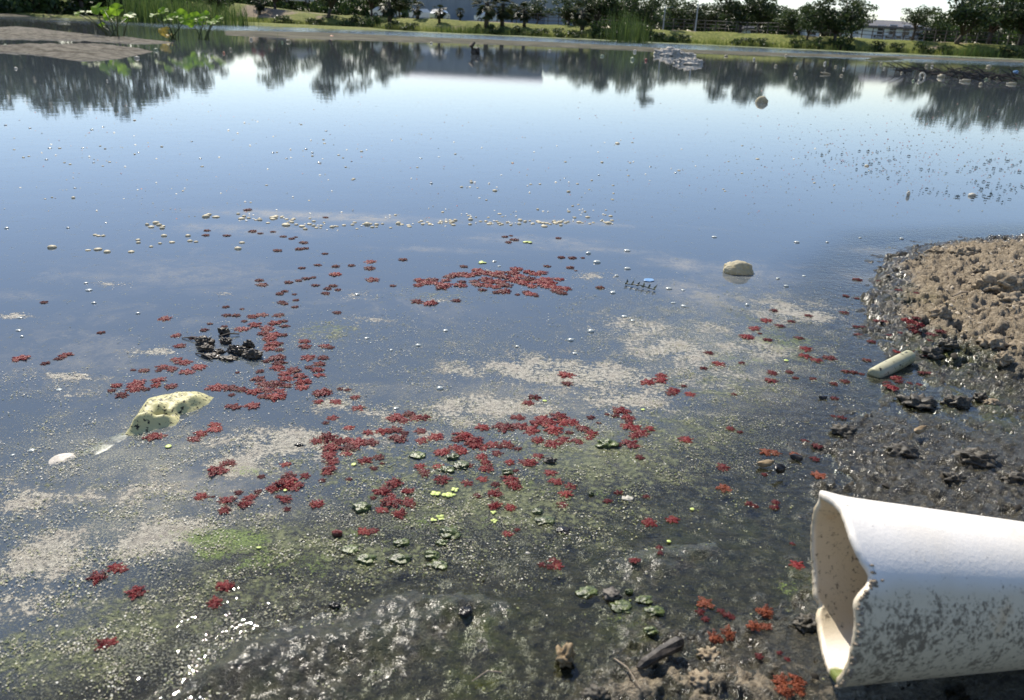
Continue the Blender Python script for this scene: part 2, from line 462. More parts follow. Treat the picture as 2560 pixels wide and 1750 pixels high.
def water_mat():
    t = NT('pond_water')
    co = t.obj()
    xyz = t.n('SeparateXYZ', {0: co})
    y = xyz.outputs[1]
    # ripples: calm near, a wind-brushed band far out
    rip_n = t.noise(9, 3, 0.5, co)
    fine = t.noise(75, 3, 0.55, co)
    shallow = t.math('SUBTRACT', 1.0, t.attr('murk'))
    bh = t.math('ADD', t.math('MULTIPLY', rip_n, 0.00025), t.math('MULTIPLY', fine, t.math('MULTIPLY_ADD', shallow, 0.0010, 0.00003)))
    band = t.math('MULTIPLY', t.smooth(y, 26, 40), t.math('SUBTRACT', 1.0, t.smooth(y, 90, 130)))
    wv = t.n('Mapping', {'Vector': co, 'Scale': (0.7, 2.2, 1)})
    bh = t.math('ADD', bh, t.math('MULTIPLY', t.noise(1.2, 3, 0.5, wv.outputs[0]), t.math('MULTIPLY', band, 0.055)))
    bump = t.n('Bump', {'Height': bh, 'Strength': 1.0, 'Distance': 1.0})
    fr = t.n('Fresnel', {'IOR': 1.36, 'Normal': bump.outputs[0]})
    gl = t.n('BsdfGlossy', {'Color': (1, 1, 1), 'Roughness': 0.02, 'Normal': bump.outputs[0]})
    murk_c = t.mixc(t.noise(1.5, 2, 0.5, co), (0.058, 0.076, 0.094), (0.070, 0.088, 0.106))
    murk_c = t.mixc(t.smooth(t.attr('murk'), .15, .75), (0.070, 0.070, 0.040), murk_c)
    body = t.n('BsdfDiffuse', {'Color': murk_c})
    tr = t.n('BsdfTransparent', {'Color': (0.90, 0.93, 0.86)})
    body = t.n('MixShader', {0: t.attr('murk'), 1: tr, 2: body})
    w = t.n('MixShader', {0: fr, 1: body, 2: gl})
    # thin pale surface film in drifting swirls
    warp = t.n('VectorMath', {0: co, 1: t.n('VectorMath', {0: t.noise(3.0, 3, 0.5, co, 1), 'Scale': 0.55}, operation='SCALE').outputs[0]}, operation='ADD')
    sw = t.noise(4.0, 5, 0.6, warp.outputs[0])
    rid = t.math('SUBTRACT', 1.0, t.smooth(t.math('ABSOLUTE', t.math('SUBTRACT', sw, .5)), .0, .055))
    broad = t.smooth(t.math('ADD', sw, t.math('MULTIPLY', t.attr('film'), 0.36)), 0.50, 0.98)
    film = t.math('MULTIPLY', t.math('MAXIMUM', t.math('MULTIPLY', broad, .72), t.math('MULTIPLY', rid, .42)), t.smooth(t.attr('film'), .05, .9))
    # floating scum of different grain
    n1 = t.noise(26, 7, 0.66, co)
    n2 = t.noise(190, 5, 0.62, co)
    n3 = t.noise(620, 3, 0.6, co)
    base = t.math('ADD', t.math('MULTIPLY_ADD', n1, 1.0, -.15), t.math('ADD', t.math('MULTIPLY', n2, 0.75), t.math('MULTIPLY', n3, 0.55)))   # mean ~1.0
    film = t.math('MULTIPLY', film, t.math('MULTIPLY_ADD', t.smooth(t.math('ADD', t.math('MULTIPLY', n1, .8), t.math('MULTIPLY', n2, .5)), .50, .80), .85, .15))
    film = t.math('MULTIPLY', film, t.math('MULTIPLY_ADD', t.smooth(n3, .35, .65), .5, .6))
    mt = t.smooth(t.math('MULTIPLY_ADD', t.attr('tan'), 0.50, base), 1.17, 1.31)
    mg = t.smooth(t.math('MULTIPLY_ADD', t.attr('green'), 0.42, t.math('ADD', t.math('MULTIPLY', t.noise(52, 6, 0.65, t.n('Mapping', {'Vector': co, 'Location': (7, 3, 0)}).outputs[0]), 0.9),
                  t.math('ADD', t.math('MULTIPLY', n2, 0.75), t.math('MULTIPLY', n3, 0.35)))), 1.08, 1.31)
    sp2 = t.noise(560, 3, 0.6, t.n('Mapping', {'Vector': co, 'Location': (1, 9, 0)}).outputs[0])
    ms = t.math('MULTIPLY', t.smooth(t.math('ADD', t.math('MULTIPLY_ADD', t.attr('speck'), 0.20, sp2), t.math('MULTIPLY_ADD', n1, 0.35, -0.17)), 0.60, 0.74), t.smooth(t.attr('speck'), 0.0, 0.3))
    mm = t.smooth(t.math('MULTIPLY_ADD', t.attr('moss'), 0.52, base), 1.18, 1.42)
    ct = t.mixc(t.smooth(t.math('ADD', t.math('MULTIPLY', n2, .6), t.math('MULTIPLY', n3, .5)), 0.42, 0.68), (0.15, 0.135, 0.10), (0.52, 0.475, 0.365))
    ct = t.mixc(t.math('MULTIPLY', t.smooth(n1, 0.45, 0.75), .5), ct, (0.34, 0.27, 0.21))
    cg = t.mixc(t.smooth(n2, 0.3, 0.7), (0.05, 0.065, 0.022), (0.20, 0.21, 0.085))
    c = t.mixc(mg, (0.29, 0.285, 0.20), cg)
    c = t.mixc(mt, c, ct)
    c = t.mixc(mm, c, t.mixc(t.smooth(n3, .35, .65), (0.045, 0.075, 0.010), (0.21, 0.28, 0.045)))
    m = t.math('MAXIMUM', t.math('MULTIPLY', t.math('MAXIMUM', mm, mt), 0.92), t.math('MAXIMUM', t.math('MULTIPLY', mg, 0.80), t.math('MULTIPLY', ms, 0.75)))
    sb = t.n('Bump', {'Height': t.math('ADD', m, t.math('MULTIPLY', n3, 0.8)), 'Strength': 1.0, 'Distance': 0.003})
    scum = t.n('BsdfPrincipled', {'Base Color': c, 'Roughness': 0.42, 'Specular IOR Level': 0.45, 'Normal': sb.outputs[0]})
    fl = t.n('BsdfDiffuse', {'Color': (0.40, 0.37, 0.31)})
    w = t.n('MixShader', {0: film, 1: w, 2: fl})
    return t.surf(t.n('MixShader', {0: m, 1: w, 2: scum}))


wy = np.concatenate([[-4, -1, 0.0], 0.2 * (3.2 / 0.2) ** np.linspace(0, 1, 330), [3.6, 4.2, 5, 6.5, 9, 13, 20, 32, 50, 80, 135]])
wsx = np.concatenate([[-9, -4, -2, -1.4], np.linspace(-1.1, 1.1, 330), [1.4, 2, 4, 9]])
WY = np.repeat(wy[:, None], len(wsx), 1)
WX = wsx[None, :] * (0.25 + 0.80 * np.maximum(WY, 0.1))
depth = -terrain(WX, WY, False)
far_out = (WY > 2.4) | (np.abs(wsx)[None, :] > 1.1)
murk = np.where(far_out & (WX < 0.5), 1.0, sstep(0.004, 0.07, depth) * 0.93 + 0.07)
murk = np.where(WY > 2.4, 1.0, murk)
wat = grid_mesh('pond_water', WX, WY, np.zeros_like(WX), water_mat(),
                {'murk': murk, 'tan': TAN(WX, WY), 'green': GREEN(WX, WY), 'speck': SPECK(WX, WY), 'moss': MOSS(WX, WY), 'film': FILM(WX, WY)})
wat['kind'] = 'structure'

# ------------------------------------------------------------------ far ground and bank
def shoreD(x): return 98 - 0.10 * x + 2.2 * np.sin(x * 0.13) + 1.5 * np.sin(x * 0.31 + 1)


def bankz(x, d):
    """height of the far bank, d metres behind the waterline"""
    top = 1.45 + 1.3 * sstep(-22, -48, x)
    return -0.5 + 0.55 * sstep(-2, 0.3, d) + (top - 0.05) * sstep(0.2, 7.5, d) + 0.10 * noise(x * .35, d * .5) * sstep(0, 2, d)


def bank_mat():
    t = NT('bank_ground')
    co = t.obj()
    z = t.n('SeparateXYZ', {0: co}).outputs[2]
    n = t.noise(0.25, 6, 0.6, co)
    nf = t.noise(3.0, 5, 0.65, co)
    g = t.mixc(t.smooth(nf, 0.35, 0.65), (0.09, 0.12, 0.025), (0.22, 0.22, 0.06))
    s = t.mixc(nf, (0.20, 0.155, 0.11), (0.30, 0.24, 0.17))
    m = t.math('MAXIMUM', t.smooth(n, 0.58, 0.68), t.smooth(t.attr('soil'), 0.4, 0.6))
    c = t.mixc(m, g, s)
    b = t.n('Bump', {'Height': nf, 'Strength': 0.8, 'Distance': 0.2})
    return t.surf(t.n('BsdfPrincipled', {'Base Color': c, 'Roughness': 0.9, 'Specular IOR Level': 0.1, 'Normal': b.outputs[0]}))


bx = np.concatenate([[-2500, -900, -300], np.linspace(-150, 150, 260), [300, 900, 2500]])
bd = np.concatenate([[-6, -2], np.linspace(-1, 9, 24), [14, 25, 60, 200, 800, 3000]])
BX = np.repeat(bx[None, :], len(bd), 0)
BD = np.repeat(bd[:, None], len(bx), 1)
shore_line = shoreD(np.clip(BX, -150, 150))
BYy = shore_line + BD
BZ = bankz(BX, BD)
soil = np.exp(-((BX + 33) / 4.0) ** 2) * (BD > 3.0) * (BD < 9) + 0.9 * sstep(7, 8, BD) * (BD < 13)
M_BANK = bank_mat()
fb = grid_mesh('far_bank', BX, BYy, BZ, M_BANK, {'soil': soil})
fb['kind'] = 'structure'
pb = mesh_obj('pond_bed', [(-2500, -60, -0.55), (2500, -60, -0.55), (2500, 140, -0.55), (-2500, 140, -0.55)], [(0, 1, 2, 3)], M_MUD)
pb['kind'] = 'structure'


def bank_at(u, d):
    """point on the far bank d metres behind the waterline in photo column u"""
    D = 100.0
    for _ in range(4):
        p = far(u, D)
        D = float(shoreD(p.x)) + d
    p = far(u, D)
    p.z = float(bankz(np.array([p.x]), np.array([d]))[0])
    return p


# ------------------------------------------------------------------ trees and plants (prototypes)
def leaf_quads(C, size, rng, up=0.3):
    """leaf-sized bent quads at centres C; returns verts, faces, colour"""
    n = len(C)
    d = rng.normal(size=(n, 3))
    d /= np.linalg.norm(d, axis=1)[:, None]
    e = rng.normal(size=(n, 3))
    e[:, 2] += up
    e -= d * np.sum(e * d, 1)[:, None]
    e /= np.linalg.norm(e, axis=1)[:, None] + 1e-9
    s = (size * rng.uniform(0.55, 1.3, n))[:, None]
    V = np.stack([C - d * s * .5, C + e * s * .32, C + d * s * .5, C - e * s * .32], 1).reshape(-1, 3)
    Fq = np.arange(4 * n).reshape(n, 4)
    col = np.repeat(rng.uniform(0, 1, n) ** 1.5, 4)
    return V, Fq, np.stack([col] * 3, -1)


def tube(path, radii, sides=6):
    V, Fc = [], []
    for i, p in enumerate(path):
        p = Vector(p)
        a = Vector(path[min(i + 1, len(path) - 1)]) - Vector(path[max(i - 1, 0)])
        q = a.to_track_quat('Z', 'Y')
        for k in range(sides):
            V.append(p + q @ Vector((radii[i] * math.cos(2 * PI * k / sides), radii[i] * math.sin(2 * PI * k / sides), 0)))
    for i in range(len(path) - 1):
        for k in range(sides):
            a, b = i * sides + k, i * sides + (k + 1) % sides
            Fc.append((a, b, b + sides, a + sides))
    Fc.append(tuple(range(sides))[::-1])
    Fc.append(tuple(range((len(path) - 1) * sides, len(path) * sides)))
    return V, Fc


def merge(parts):
    V, Fc = [], []
    for v, f in parts:
        o = len(V)
        V += [tuple(x) for x in v]
        Fc += [tuple(i + o for i in q) for q in f]
    return V, Fc


M_LEAF = leafy('tree_leaf', (0.026, 0.045, 0.018), (0.095, 0.13, 0.042), 0.30)
M_PALM = leafy('palm_leaf', (0.022, 0.034, 0.016), (0.085, 0.105, 0.045), 0.2)
M_BUSH = leafy('bush_leaf', (0.022, 0.044, 0.014), (0.08, 0.12, 0.032), 0.28)
M_REED = leafy('reed_leaf', (0.045, 0.085, 0.020), (0.13, 0.18, 0.045), 0.35)
M_GRASS = leafy('grass_blade', (0.10, 0.14, 0.03), (0.26, 0.27, 0.08), 0.35)
M_BARK = simple('tree_bark', (0.06, 0.05, 0.04), (0.12, 0.10, 0.08), 6, 0.9)


def make_tree(name, seed, kind, nleaf=3200):
    """unit-height tree; returns meshes for trunk and crown"""
    rng = np.random.default_rng(seed)
    parts, tips = [], []
    if kind == 'oak':
        th = .36 if seed == 15 else rng.uniform(.12, .2)
        bend = rng.uniform(-.05, .05, 2)
        parts.append(tube([(0, 0, -.03), (bend[0] * .5, bend[1] * .5, th * .5), (bend[0], bend[1], th)], [.035, .027, .022]))
        for k in range(9):
            a = 2 * PI * k / 9 + rng.uniform(-.4, .4)
            r, h = rng.uniform(.16, .40), rng.uniform(max(.28, th + .08), .88)
            m = (bend[0] + math.cos(a) * r * .45, bend[1] + math.sin(a) * r * .45, th + (h - th) * .55)
            e = (bend[0] + math.cos(a) * r, bend[1] + math.sin(a) * r, h)
            parts.append(tube([(bend[0], bend[1], th * .95), m, e], [.016, .010, .004], 5))
            tips += [(e, rng.uniform(.10, .17)), (m, rng.uniform(.08, .13))]
        for k in range(12):
            a = rng.uniform(0, 2 * PI)
            r = rng.uniform(.1, .40)
            tips.append(((math.cos(a) * r, math.sin(a) * r, rng.uniform(max(.2, th + .08), .80)), rng.uniform(.09, .15)))
        ls = .052
    elif kind == 'pine':
        parts.append(tube([(0, 0, -.03), (.01, 0, .5), (.03, 0, .93)], [.022, .016, .008]))
        for k in range(9):
            a = rng.uniform(0, 2 * PI)
            r, h = rng.uniform(.08, .24), rng.uniform(.68, .97)
            e = (math.cos(a) * r, math.sin(a) * r, h)
            parts.append(tube([(.02, 0, h - .10), e], [.008, .003], 5))
            tips.append((e, rng.uniform(.05, .075)))
        ls = .032
        nleaf = 1300
    elif kind == 'bush':
        for k in range(5):
            a = rng.uniform(0, 2 * PI)
            e = (math.cos(a) * .35, math.sin(a) * .35, .6)
            parts.append(tube([(0, 0, -.05), e], [.03, .012], 5))
        for k in range(14):
            a = rng.uniform(0, 2 * PI)
            r = .75 * rng.uniform(0, 1) ** .6
            tips.append(((math.cos(a) * r, math.sin(a) * r, rng.uniform(.12, .75) * (1 - .4 * r)), rng.uniform(.16, .28)))
        ls, nleaf = .12, 1100
    C = []
    w = np.array([s ** 2 for _, s in tips])
    w = w / w.sum()
    for (c, s), k in zip(tips, (w * nleaf).astype(int)):
        g = rng.normal(size=(k, 3))
        g /= np.linalg.norm(g, axis=1)[:, None]
        g *= (rng.uniform(0.25, 1.1, k) ** .6)[:, None]
        C.append(np.array(c) + g * s * np.array([1.15, 1.15, .8]))
    C = np.concatenate(C)
    C = C[C[:, 2] > (.02 if kind == 'bush' else .07)]
    top = np.percentile(C[:, 2], 99.5)
    C[:, 2] *= 1 / max(top, .5) if kind != 'bush' else 1
    V, Fq, col = leaf_quads(C, ls, rng)
    tv, tf = merge(parts)
    return (tv, tf), (V, Fq, col)


def make_palm(seed):
    rng = np.random.default_rng(seed)
    tv, tf = tube([(0, 0, -.03), (.01, .01, .3), (.02, 0, .62)], [.050, .042, .045], 8)
    V, Fq, col = [], [], []
    for k in range(64):
        a = rng.uniform(0, 2 * PI)
        el = rng.uniform(-1.35, 1.35)
        d = Vector((math.cos(a) * math.cos(el), math.sin(a) * math.cos(el), math.sin(el)))
        base = Vector((.02, 0, .62 - max(0, -el) * .12))
        hub = base + d * rng.uniform(.12, .19)
        side = d.cross(Vector((0, 0, 1))).normalized()
        upv = side.cross(d)
        c = rng.uniform(0, 1)
        for j in range(9):
            b = (j - 4) * .26
            dd = d * math.cos(b) + side * math.sin(b)
            tip = hub + dd * .145 * (1 - .1 * abs(j - 4) / 4) - Vector((0, 0, .035 + .02 * rng.uniform()))
            w = side * math.cos(b) - d * math.sin(b)
            o = len(V)
            mid = hub + (tip - hub) * .5 + upv * .012
            V += [hub, mid + w * .013, tip, mid - w * .013]
            Fq.append((o, o + 1, o + 2, o + 3))
            col += [c * rng.uniform(.6, 1)] * 4
        o = len(V)
        V += [base - side * .003, base + side * .003, hub + side * .003, hub - side * .003]
        Fq.append((o, o + 1, o + 2, o + 3))
        col += [.3] * 4
    V = np.array([tuple(v) for v in V])
    return (tv, tf), (V, np.array(Fq), np.stack([np.array(col)] * 3, -1))


PROTO = {}


def plant(name, key, builder, leafmat, loc, h, w=None, rz=None, label=None, cat='tree', group=None, base=None):
    """top-level plant (Empty) with trunk and crown; copies share mesh data"""
    root = empty(name, loc, random.uniform(0, 6.28) if rz is None else rz)
    w = w or h
    root.scale = (w, w, h)
    if key not in PROTO:
        (tv, tf), (V, Fq, col) = builder()
        tr = mesh_obj('trunk', tv, tf, M_BARK, root, True)
        cr = tri_soup('crown', V, Fq, leafmat, col, root)
        PROTO[key] = (tr, cr)
    else:
        for p in PROTO[key]:
            c = p.copy()
            link(c, root)
    tag(root, label, cat, group)
    return root


OAKS = [lambda s=s: make_tree('oak', s, 'oak') for s in (11, 12, 13, 14)]
TREES = [  # u, px over horizon, px wide, d behind waterline, kind
    (690, 150, 110, 9, 'o'), (820, 173, 150, 5, 'o'), (930, 135, 100, 9, 'o'), (1000, 112, 90, 12, 'o'),
    (1420, 96, 90, 10, 'o'), (1490, 122, 110, 6, 'o'), (1545, 125, 110, 8, 'o'), (1600, 118, 110, 5, 'o'),
    (1700, 100, 110, 14, 'o'), (1770, 92, 100, 16, 'o'), (1845, 135, 140, 14, 'o'), (1895, 140, 110, 18, 'o'),
    (1975, 92, 100, 9, 'o'), (2015, 104, 80, 5, 'o'), (2085, 132, 150, 4, 'o'), (2124, 120, 90, 6, 'o'),
    (2274, 108, 84, 8, 's'), (2385, 170, 170, 6, 'o'), (2465, 178, 170, 10, 'o'), (2545, 172, 150, 7, 'o'), (2620, 170, 150, 8, 'o'),
    (1622, 158, 130, 12, 'p'), (1340, 82, 80, 14, 'o'), (1280, 70, 70, 16, 'o')]
TLAB = ['loose bushy tree left of the tallest one on the far bank', 'tallest dark tree of the far bank left of the warehouse',
        'broad dark tree just right of the tallest one left of centre', 'lower dark tree in front of the left warehouse end',
        'round tree at the right end of the grey warehouse', 'dense tree with pale skirt rising from the middle of the bank',
        'tall dark tree behind the reed clump in the middle of the bank', 'bright green bushy tree right of the middle dark trees',
        'grey green tree with open crown behind the mown strip', 'low grey tree between the open crown tree and the big oaks',
        'large spreading oak left of the small white shed', 'second spreading oak crowding the larger one beside the white shed',
        'small reddish tree on the bank just right of the big oaks', 'upright dark tree with bare trunk beside the white shed',
        'large dense tree left of the white two storey house', 'dark tree whose crown touches the white house roof',
        'small slender tree standing before the white house', 'big dark green tree right of the white house',
        'big tree behind the green reed mound on the right bank', 'rightmost full tree at the edge of the far bank',
        'tree half out of frame at the right end of the bank', 'thin pine with bare stems and a flat crown over the bank',
        'small round tree in front of the warehouse wall', 'low round tree before the middle of the grey warehouse']
for i, (u, px, pw, d, k) in enumerate(TREES):
    p = bank_at(u, d)
    top = H + px * p.y / 2315
    hgt = top - p.z
    wid = pw * p.y / 2315
    if k == 'p':
        plant('pine_tree', 'pine', lambda: make_tree('pine', 31, 'pine'), M_LEAF, p, hgt, hgt, label=TLAB[i], group='trees along the far bank')
    elif k == 's':
        plant('broadleaf_tree', 'slim', lambda: make_tree('oak', 15, 'oak', 1900), M_LEAF, p, hgt, wid * 1.15, label=TLAB[i], group='trees along the far bank')
    else:
        j = i % 4
        plant('broadleaf_tree', f'oak{j}', OAKS[j], M_LEAF, p, hgt, wid * 1.15, label=TLAB[i], group='trees along the far bank')
PALMS = [(650, 70, 4), (1098, 68, 5), (1150, 60, 8), (1215, 108, 4), (1255, 100, 5), (1310, 84, 5), (1045, 74, 7), (1455, 95, 4), (975, 92, 4)]
PLAB = ['short cabbage palm at the left end of the mown bank', 'small round headed palm alone before the warehouse', 'short palm between the two round headed palms',
        'tall palm with dead frond skirt right of the round headed palm', 'palm crowding the skirted palm on its right', 'palm with low crown in front of the right warehouse end',
        'little palm left of the round headed palm', 'shaggy palm leaning over the water in mid bank', 'palm in the shade of the broad dark tree']
for i, (u, px, d) in enumerate(PALMS):
    p = bank_at(u, d)
    hgt = H + px * p.y / 2315 - p.z
    plant('cabbage_palm', f'palm{i % 2}', (lambda s=i: make_palm(50 + s)), M_PALM, p, hgt, hgt * 1.45, label=PLAB[i], cat='palm tree', group='palms along the far bank')
# grove on the near left side, taller, mostly out of the top of the frame
GROVE = [(-60, 225, 62), (30, 228, 66), (120, 236, 70), (205, 240, 72), (285, 222, 76), (375, 196, 80), (455, 168, 84), (545, 120, 90)]
GL = ['dark grove tree at the far left edge', 'shaded grove tree second from the left edge', 'tall dark tree left of the lily leaves', 'tallest grove tree above the round lily leaves',
      'dark tree directly behind the taller lily plant', 'grove tree above the cattail stand', 'lower grove tree above the right end of the cattails', 'last small tree of the grove by the bare soil slope']
for i, (u, px, D) in enumerate(GROVE):
    p = far(u, D)
    p.z = 0.3
    hgt = H + px * D / 2315 - p.z
    plant('grove_tree', f'oak{(i + 1) % 4}', OAKS[(i + 1) % 4], M_LEAF, p, hgt, hgt * 0.95, label=GL[i], group='trees of the left grove')
# dense undergrowth under the grove
for i in range(11):
    u = -80 + i * 52
    D = 60 + i * 2.6
    p = far(u, D)
    plant('grove_bush', f'bush{i % 2}', (lambda s=i: make_tree('bush', 70 + s % 2, 'bush')), M_BUSH, p, random.uniform(2.2, 3.6), 3.2,
          label=f'{["leftmost", "second", "third", "fourth", "fifth", "sixth", "seventh", "eighth", "ninth", "tenth", "last"][i]} dark bush from the left under the grove trees', cat='bush', group='bushes under the left grove')
# land under the grove
gx = np.linspace(-80, -12, 60)
gl_D = 56 + (gx + 40) * 0.55
GX = np.repeat(gx[None, :], 14, 0)
gd = np.concatenate([[-1.5, -.5], np.linspace(0, 5, 8), [12, 25, 45, 60]])
GD = np.repeat(gd[:, None], 60, 1)
lg = grid_mesh('grove_shore', GX, 58 + (GX + 40) * 0.62 + GD, -0.25 + 0.45 * sstep(-1.5, 3, GD) - 0.6 * sstep(-18, -12, GX), M_BANK, {'soil': 0 * GX})
lg['kind'] = 'structure'
# shrubs at the foot of the bank
FLM = [(330, 'the left end of the cattail stand'), (610, 'the right end of the cattail stand'), (745, 'the silver car'), (820, 'the tallest bank tree'), (1098, 'the round headed palm'), (1215, 'the skirted palm'), (1360, 'the warehouse end'),
       (1570, 'the tall bulrushes'), (1735, 'the pale lamp post'), (1880, 'the pale cottage'), (2026, 'the white shed'), (2220, 'the white house'), (2435, 'the reed mound')]
ORD = ['first', 'second', 'third', 'fourth', 'fifth', 'sixth', 'seventh', 'eighth', 'ninth']


def far_labels(us, what):
    """one label each: the k-th such thing to the right of the last landmark it stands beyond"""
    out, cnt_ = {}, {}
    for u in sorted(us):
        lm = [n for a, n in FLM if a <= u]
        key = lm[-1] if lm else None
        cnt_[key] = cnt_.get(key, 0) + 1
        out[u] = f'{ORD[cnt_[key] - 1]} {what} right of {key}' if key else f'{ORD[cnt_[key] - 1]} {what} from the left edge of the picture'
    return out


SHR = [(985, 60, 26), (1030, 50, 24), (1190, 45, 26), (1235, 55, 30), (1300, 60, 26), (1350, 60, 24), (1400, 65, 26), (1440, 65, 24), (1500, 75, 50), (1550, 70, 56), (1610, 85, 50),
       (1660, 70, 28), (1700, 60, 24), (1860, 70, 24), (1910, 60, 24), (1990, 50, 28), (2040, 60, 34), (2100, 80, 40), (2190, 70, 30), (2240, 50, 30), (2310, 60, 34), (2360, 50, 30),
       (2500, 80, 30), (2560, 70, 34), (720, 80, 26), (790, 70, 24), (880, 80, 34), (930, 60, 40)]
SLAB = far_labels([q[0] for q in SHR], 'low dark waterline bush')
for i, (u, pw, ph) in enumerate(SHR):
    p = bank_at(u, 0.9)
    plant('shore_bush', f'bush{i % 2}', None, M_BUSH, p, ph * p.y / 2315 * 1.15, pw * p.y / 2315 * .62,
          label=SLAB[u], cat='bush', group='bushes at the foot of the far bank')
# treeline far behind and the hedgerow under it
DT = []
for i in range(34):
    u = 560 + i * 62 + random.uniform(-20, 20)
    if 1030 < u < 1420 or 2130 < u < 2300:
        continue
    DT.append(u)
DLAB = far_labels(DT, 'hazy tree of the wooded strip')
for i, u in enumerate(DT):
    D = random.uniform(165, 200)
    p = far(u, D)
    p.z = 1.4
    hh = random.uniform(4.6, 7.4)
    plant('distant_tree', f'oak{i % 4}', OAKS[i % 4], M_LEAF, p, hh, hh * 1.35, label=DLAB[u], group='trees of the strip behind the bank')
HG = [u for u in range(470, 2700, 44) if not (1000 < u < 1410 or 2150 < u < 2312 or 2004 < u < 2048 or 1858 < u < 1902)]
HLAB = far_labels(HG, 'shaded bush of the hedgerow')
for i, u in enumerate(HG):
    D = random.uniform(126, 140)
    p = far(u, D)
    p.z = 1.3
    plant('hedge_bush', f'bush{i % 2}', None, M_BUSH, p, random.uniform(3.4, 5.2), random.uniform(2.6, 3.4), label=HLAB[u], cat='bush', group='bushes of the hedgerow behind the bank')


# cattails and reeds
def make_reeds(seed, n=70, spread=.5, heads=True):
    rng = np.random.default_rng(seed)
    V, Fq, col = [], [], []
    for k in range(n):
        x, y = rng.normal(0, spread, 2)
        h = rng.uniform(.6, 1.05)
        a = rng.uniform(0, 2 * PI)
        lean = rng.normal(0, .12, 2)
        wv = np.array([math.cos(a), math.sin(a), 0]) * .018
        pts = [np.array([x, y, -.03]), np.array([x + lean[0] * .4, y + lean[1] * .4, h * .6]), np.array([x + lean[0] * 1.3, y + lean[1] * 1.3, h])]
        o = len(V)
        V += [pts[0] - wv, pts[0] + wv, pts[1] + wv * .8, pts[1] - wv * .8, pts[2]]
        V.append(pts[2] + wv * .05)
        Fq += [(o, o + 1, o + 2, o + 3), (o + 3, o + 2, o + 5, o + 4)]
        col += [rng.uniform(0, 1)] * 6
    return np.array(V), np.array(Fq), np.stack([np.array(col)] * 3, -1)


reed_proto = {}


def reeds(name, loc, h, w, key, label, cat, group, mat=M_REED, n=70):
    if key not in reed_proto:
        V, Fq, col = make_reeds(hash(key) % 97 if isinstance(key, str) else key, n)
        o = tri_soup(name, V, Fq, mat, col)
        reed_proto[key] = o
    else:
        o = reed_proto[key].copy()
        o.name = name
        link(o)
    o.location = loc
    o.scale = (w, w, h)
    o.rotation_euler = (0, 0, random.uniform(0, 6))
    return tag(o, label, cat, group)


CL_U = list(np.linspace(335, 600, 13))
CLAB = ['leftmost', 'second', 'third', 'fourth', 'fifth', 'sixth', 'middle', 'sixth from right', 'fifth from right', 'fourth from right', 'third from right', 'second from right', 'rightmost']
for i, u in enumerate(CL_U):
    D = 50 + i * 1.2
    p = far(u + random.uniform(-8, 8), D + random.uniform(-1, 1))
    reeds('cattail_clump', p, random.uniform(1.7, 2.4) * (1 - .02 * i), 1.3, 1 + i % 3, f'{CLAB[i]} green clump of the cattail stand behind the lilies', 'cattails', 'cattail clumps in the left stand')
for i, u in enumerate((1100, 1130, 1160, 1185)):
    reeds('bank_reed', bank_at(u, -.3), 1.1, 1.0, 1 + i % 3, f'{("leftmost", "second", "third", "rightmost")[i]} of the four short bright reed tufts below the palms', 'reeds', 'reeds below the palms')
for i, u in enumerate((1540, 1565, 1585, 1600)):
    reeds('bulrush_clump', far(u, 70 + i), 3.0 - .3 * i, 1.1, 1 + i % 3, f'{("left", "middle", "taller middle", "right")[i]} green bulrush clump of the four in the shallows mid pond', 'reeds', 'bulrush clumps mid pond')
for i, u in enumerate((2385, 2405, 2425, 2445, 2465, 2485)):
    reeds('reed_mound', bank_at(u, -.2), (.9, 1.2, 1.5, 1.5, 1.3, .9)[i], 1.2, 1 + i % 3, f'{("leftmost low", "second", "left central", "right central", "fifth", "rightmost low")[i]} clump of the light green reed mound', 'reeds', 'reeds of the right mound')
for i, (u, D, h) in enumerate([(1445, 12.7, .55), (1472, 13.5, .42), (1480, 15, .35), (1130, 17, .40), (1030, 18, .36), (1840, 16, .36), (2185, 21, .45), (2215, 20, .3), (2265, 25, .3), (1545, 22, .4), (690, 22, .3), (130, 13.8, .35)]):
    reeds('thin_reed', far(u, D), h, .045, 5 + i % 2, ['tallest thin reed standing alone in open water', 'short thin reed right of the tallest one', 'faint reed stem behind the short one', 'single reed stem left of the drowned stump',
          'slim reed stem in the dark reflections left of centre', 'reed stem right of the pale mud lump', 'bright little reed tuft on the dark weed bar', 'tiny reed tuft right of the weed bar', 'small reed tuft below the white house',
          'faint reed before the bulrushes', 'small bright reed left of the floating oval lump', 'thin stem behind the left sandbar'][i], 'reed', 'thin reeds in open water', n=7)
# grass fringe along the far bank
n = 5200
fx = RNG.uniform(-60, 75, n)
fd = RNG.uniform(0.0, 1.6, n) ** 1.2
fy = shoreD(fx) + fd
fz = bankz(fx, fd)
hh = RNG.uniform(.25, .8, n)
ww = RNG.uniform(.03, .08, n)
lx = RNG.normal(0, .12, n)
V = np.stack([np.stack([fx - ww, fy, fz - .03], -1), np.stack([fx + ww, fy, fz - .03], -1), np.stack([fx + lx, fy + lx * .5, fz + hh], -1)], 1).reshape(-1, 3)
g = tri_soup('bank_grass', V, np.arange(3 * n).reshape(n, 3), M_GRASS, np.repeat(RNG.uniform(0, 1, n), 3)[:, None].repeat(3, 1))
tag(g, 'tall light grass fringing the foot of the far bank', 'grass', kind='stuff')

# ------------------------------------------------------------------ buildings, cars, fence
def box_geo(x0, x1, y0, y1, z0, z1):
    v = [(x, y, z) for z in (z0, z1) for y in (y0, y1) for x in (x0, x1)]
    return v, [(0, 2, 3, 1), (4, 5, 7, 6), (0, 1, 5, 4), (2, 6, 7, 3), (0, 4, 6, 2), (1, 3, 7, 5)]


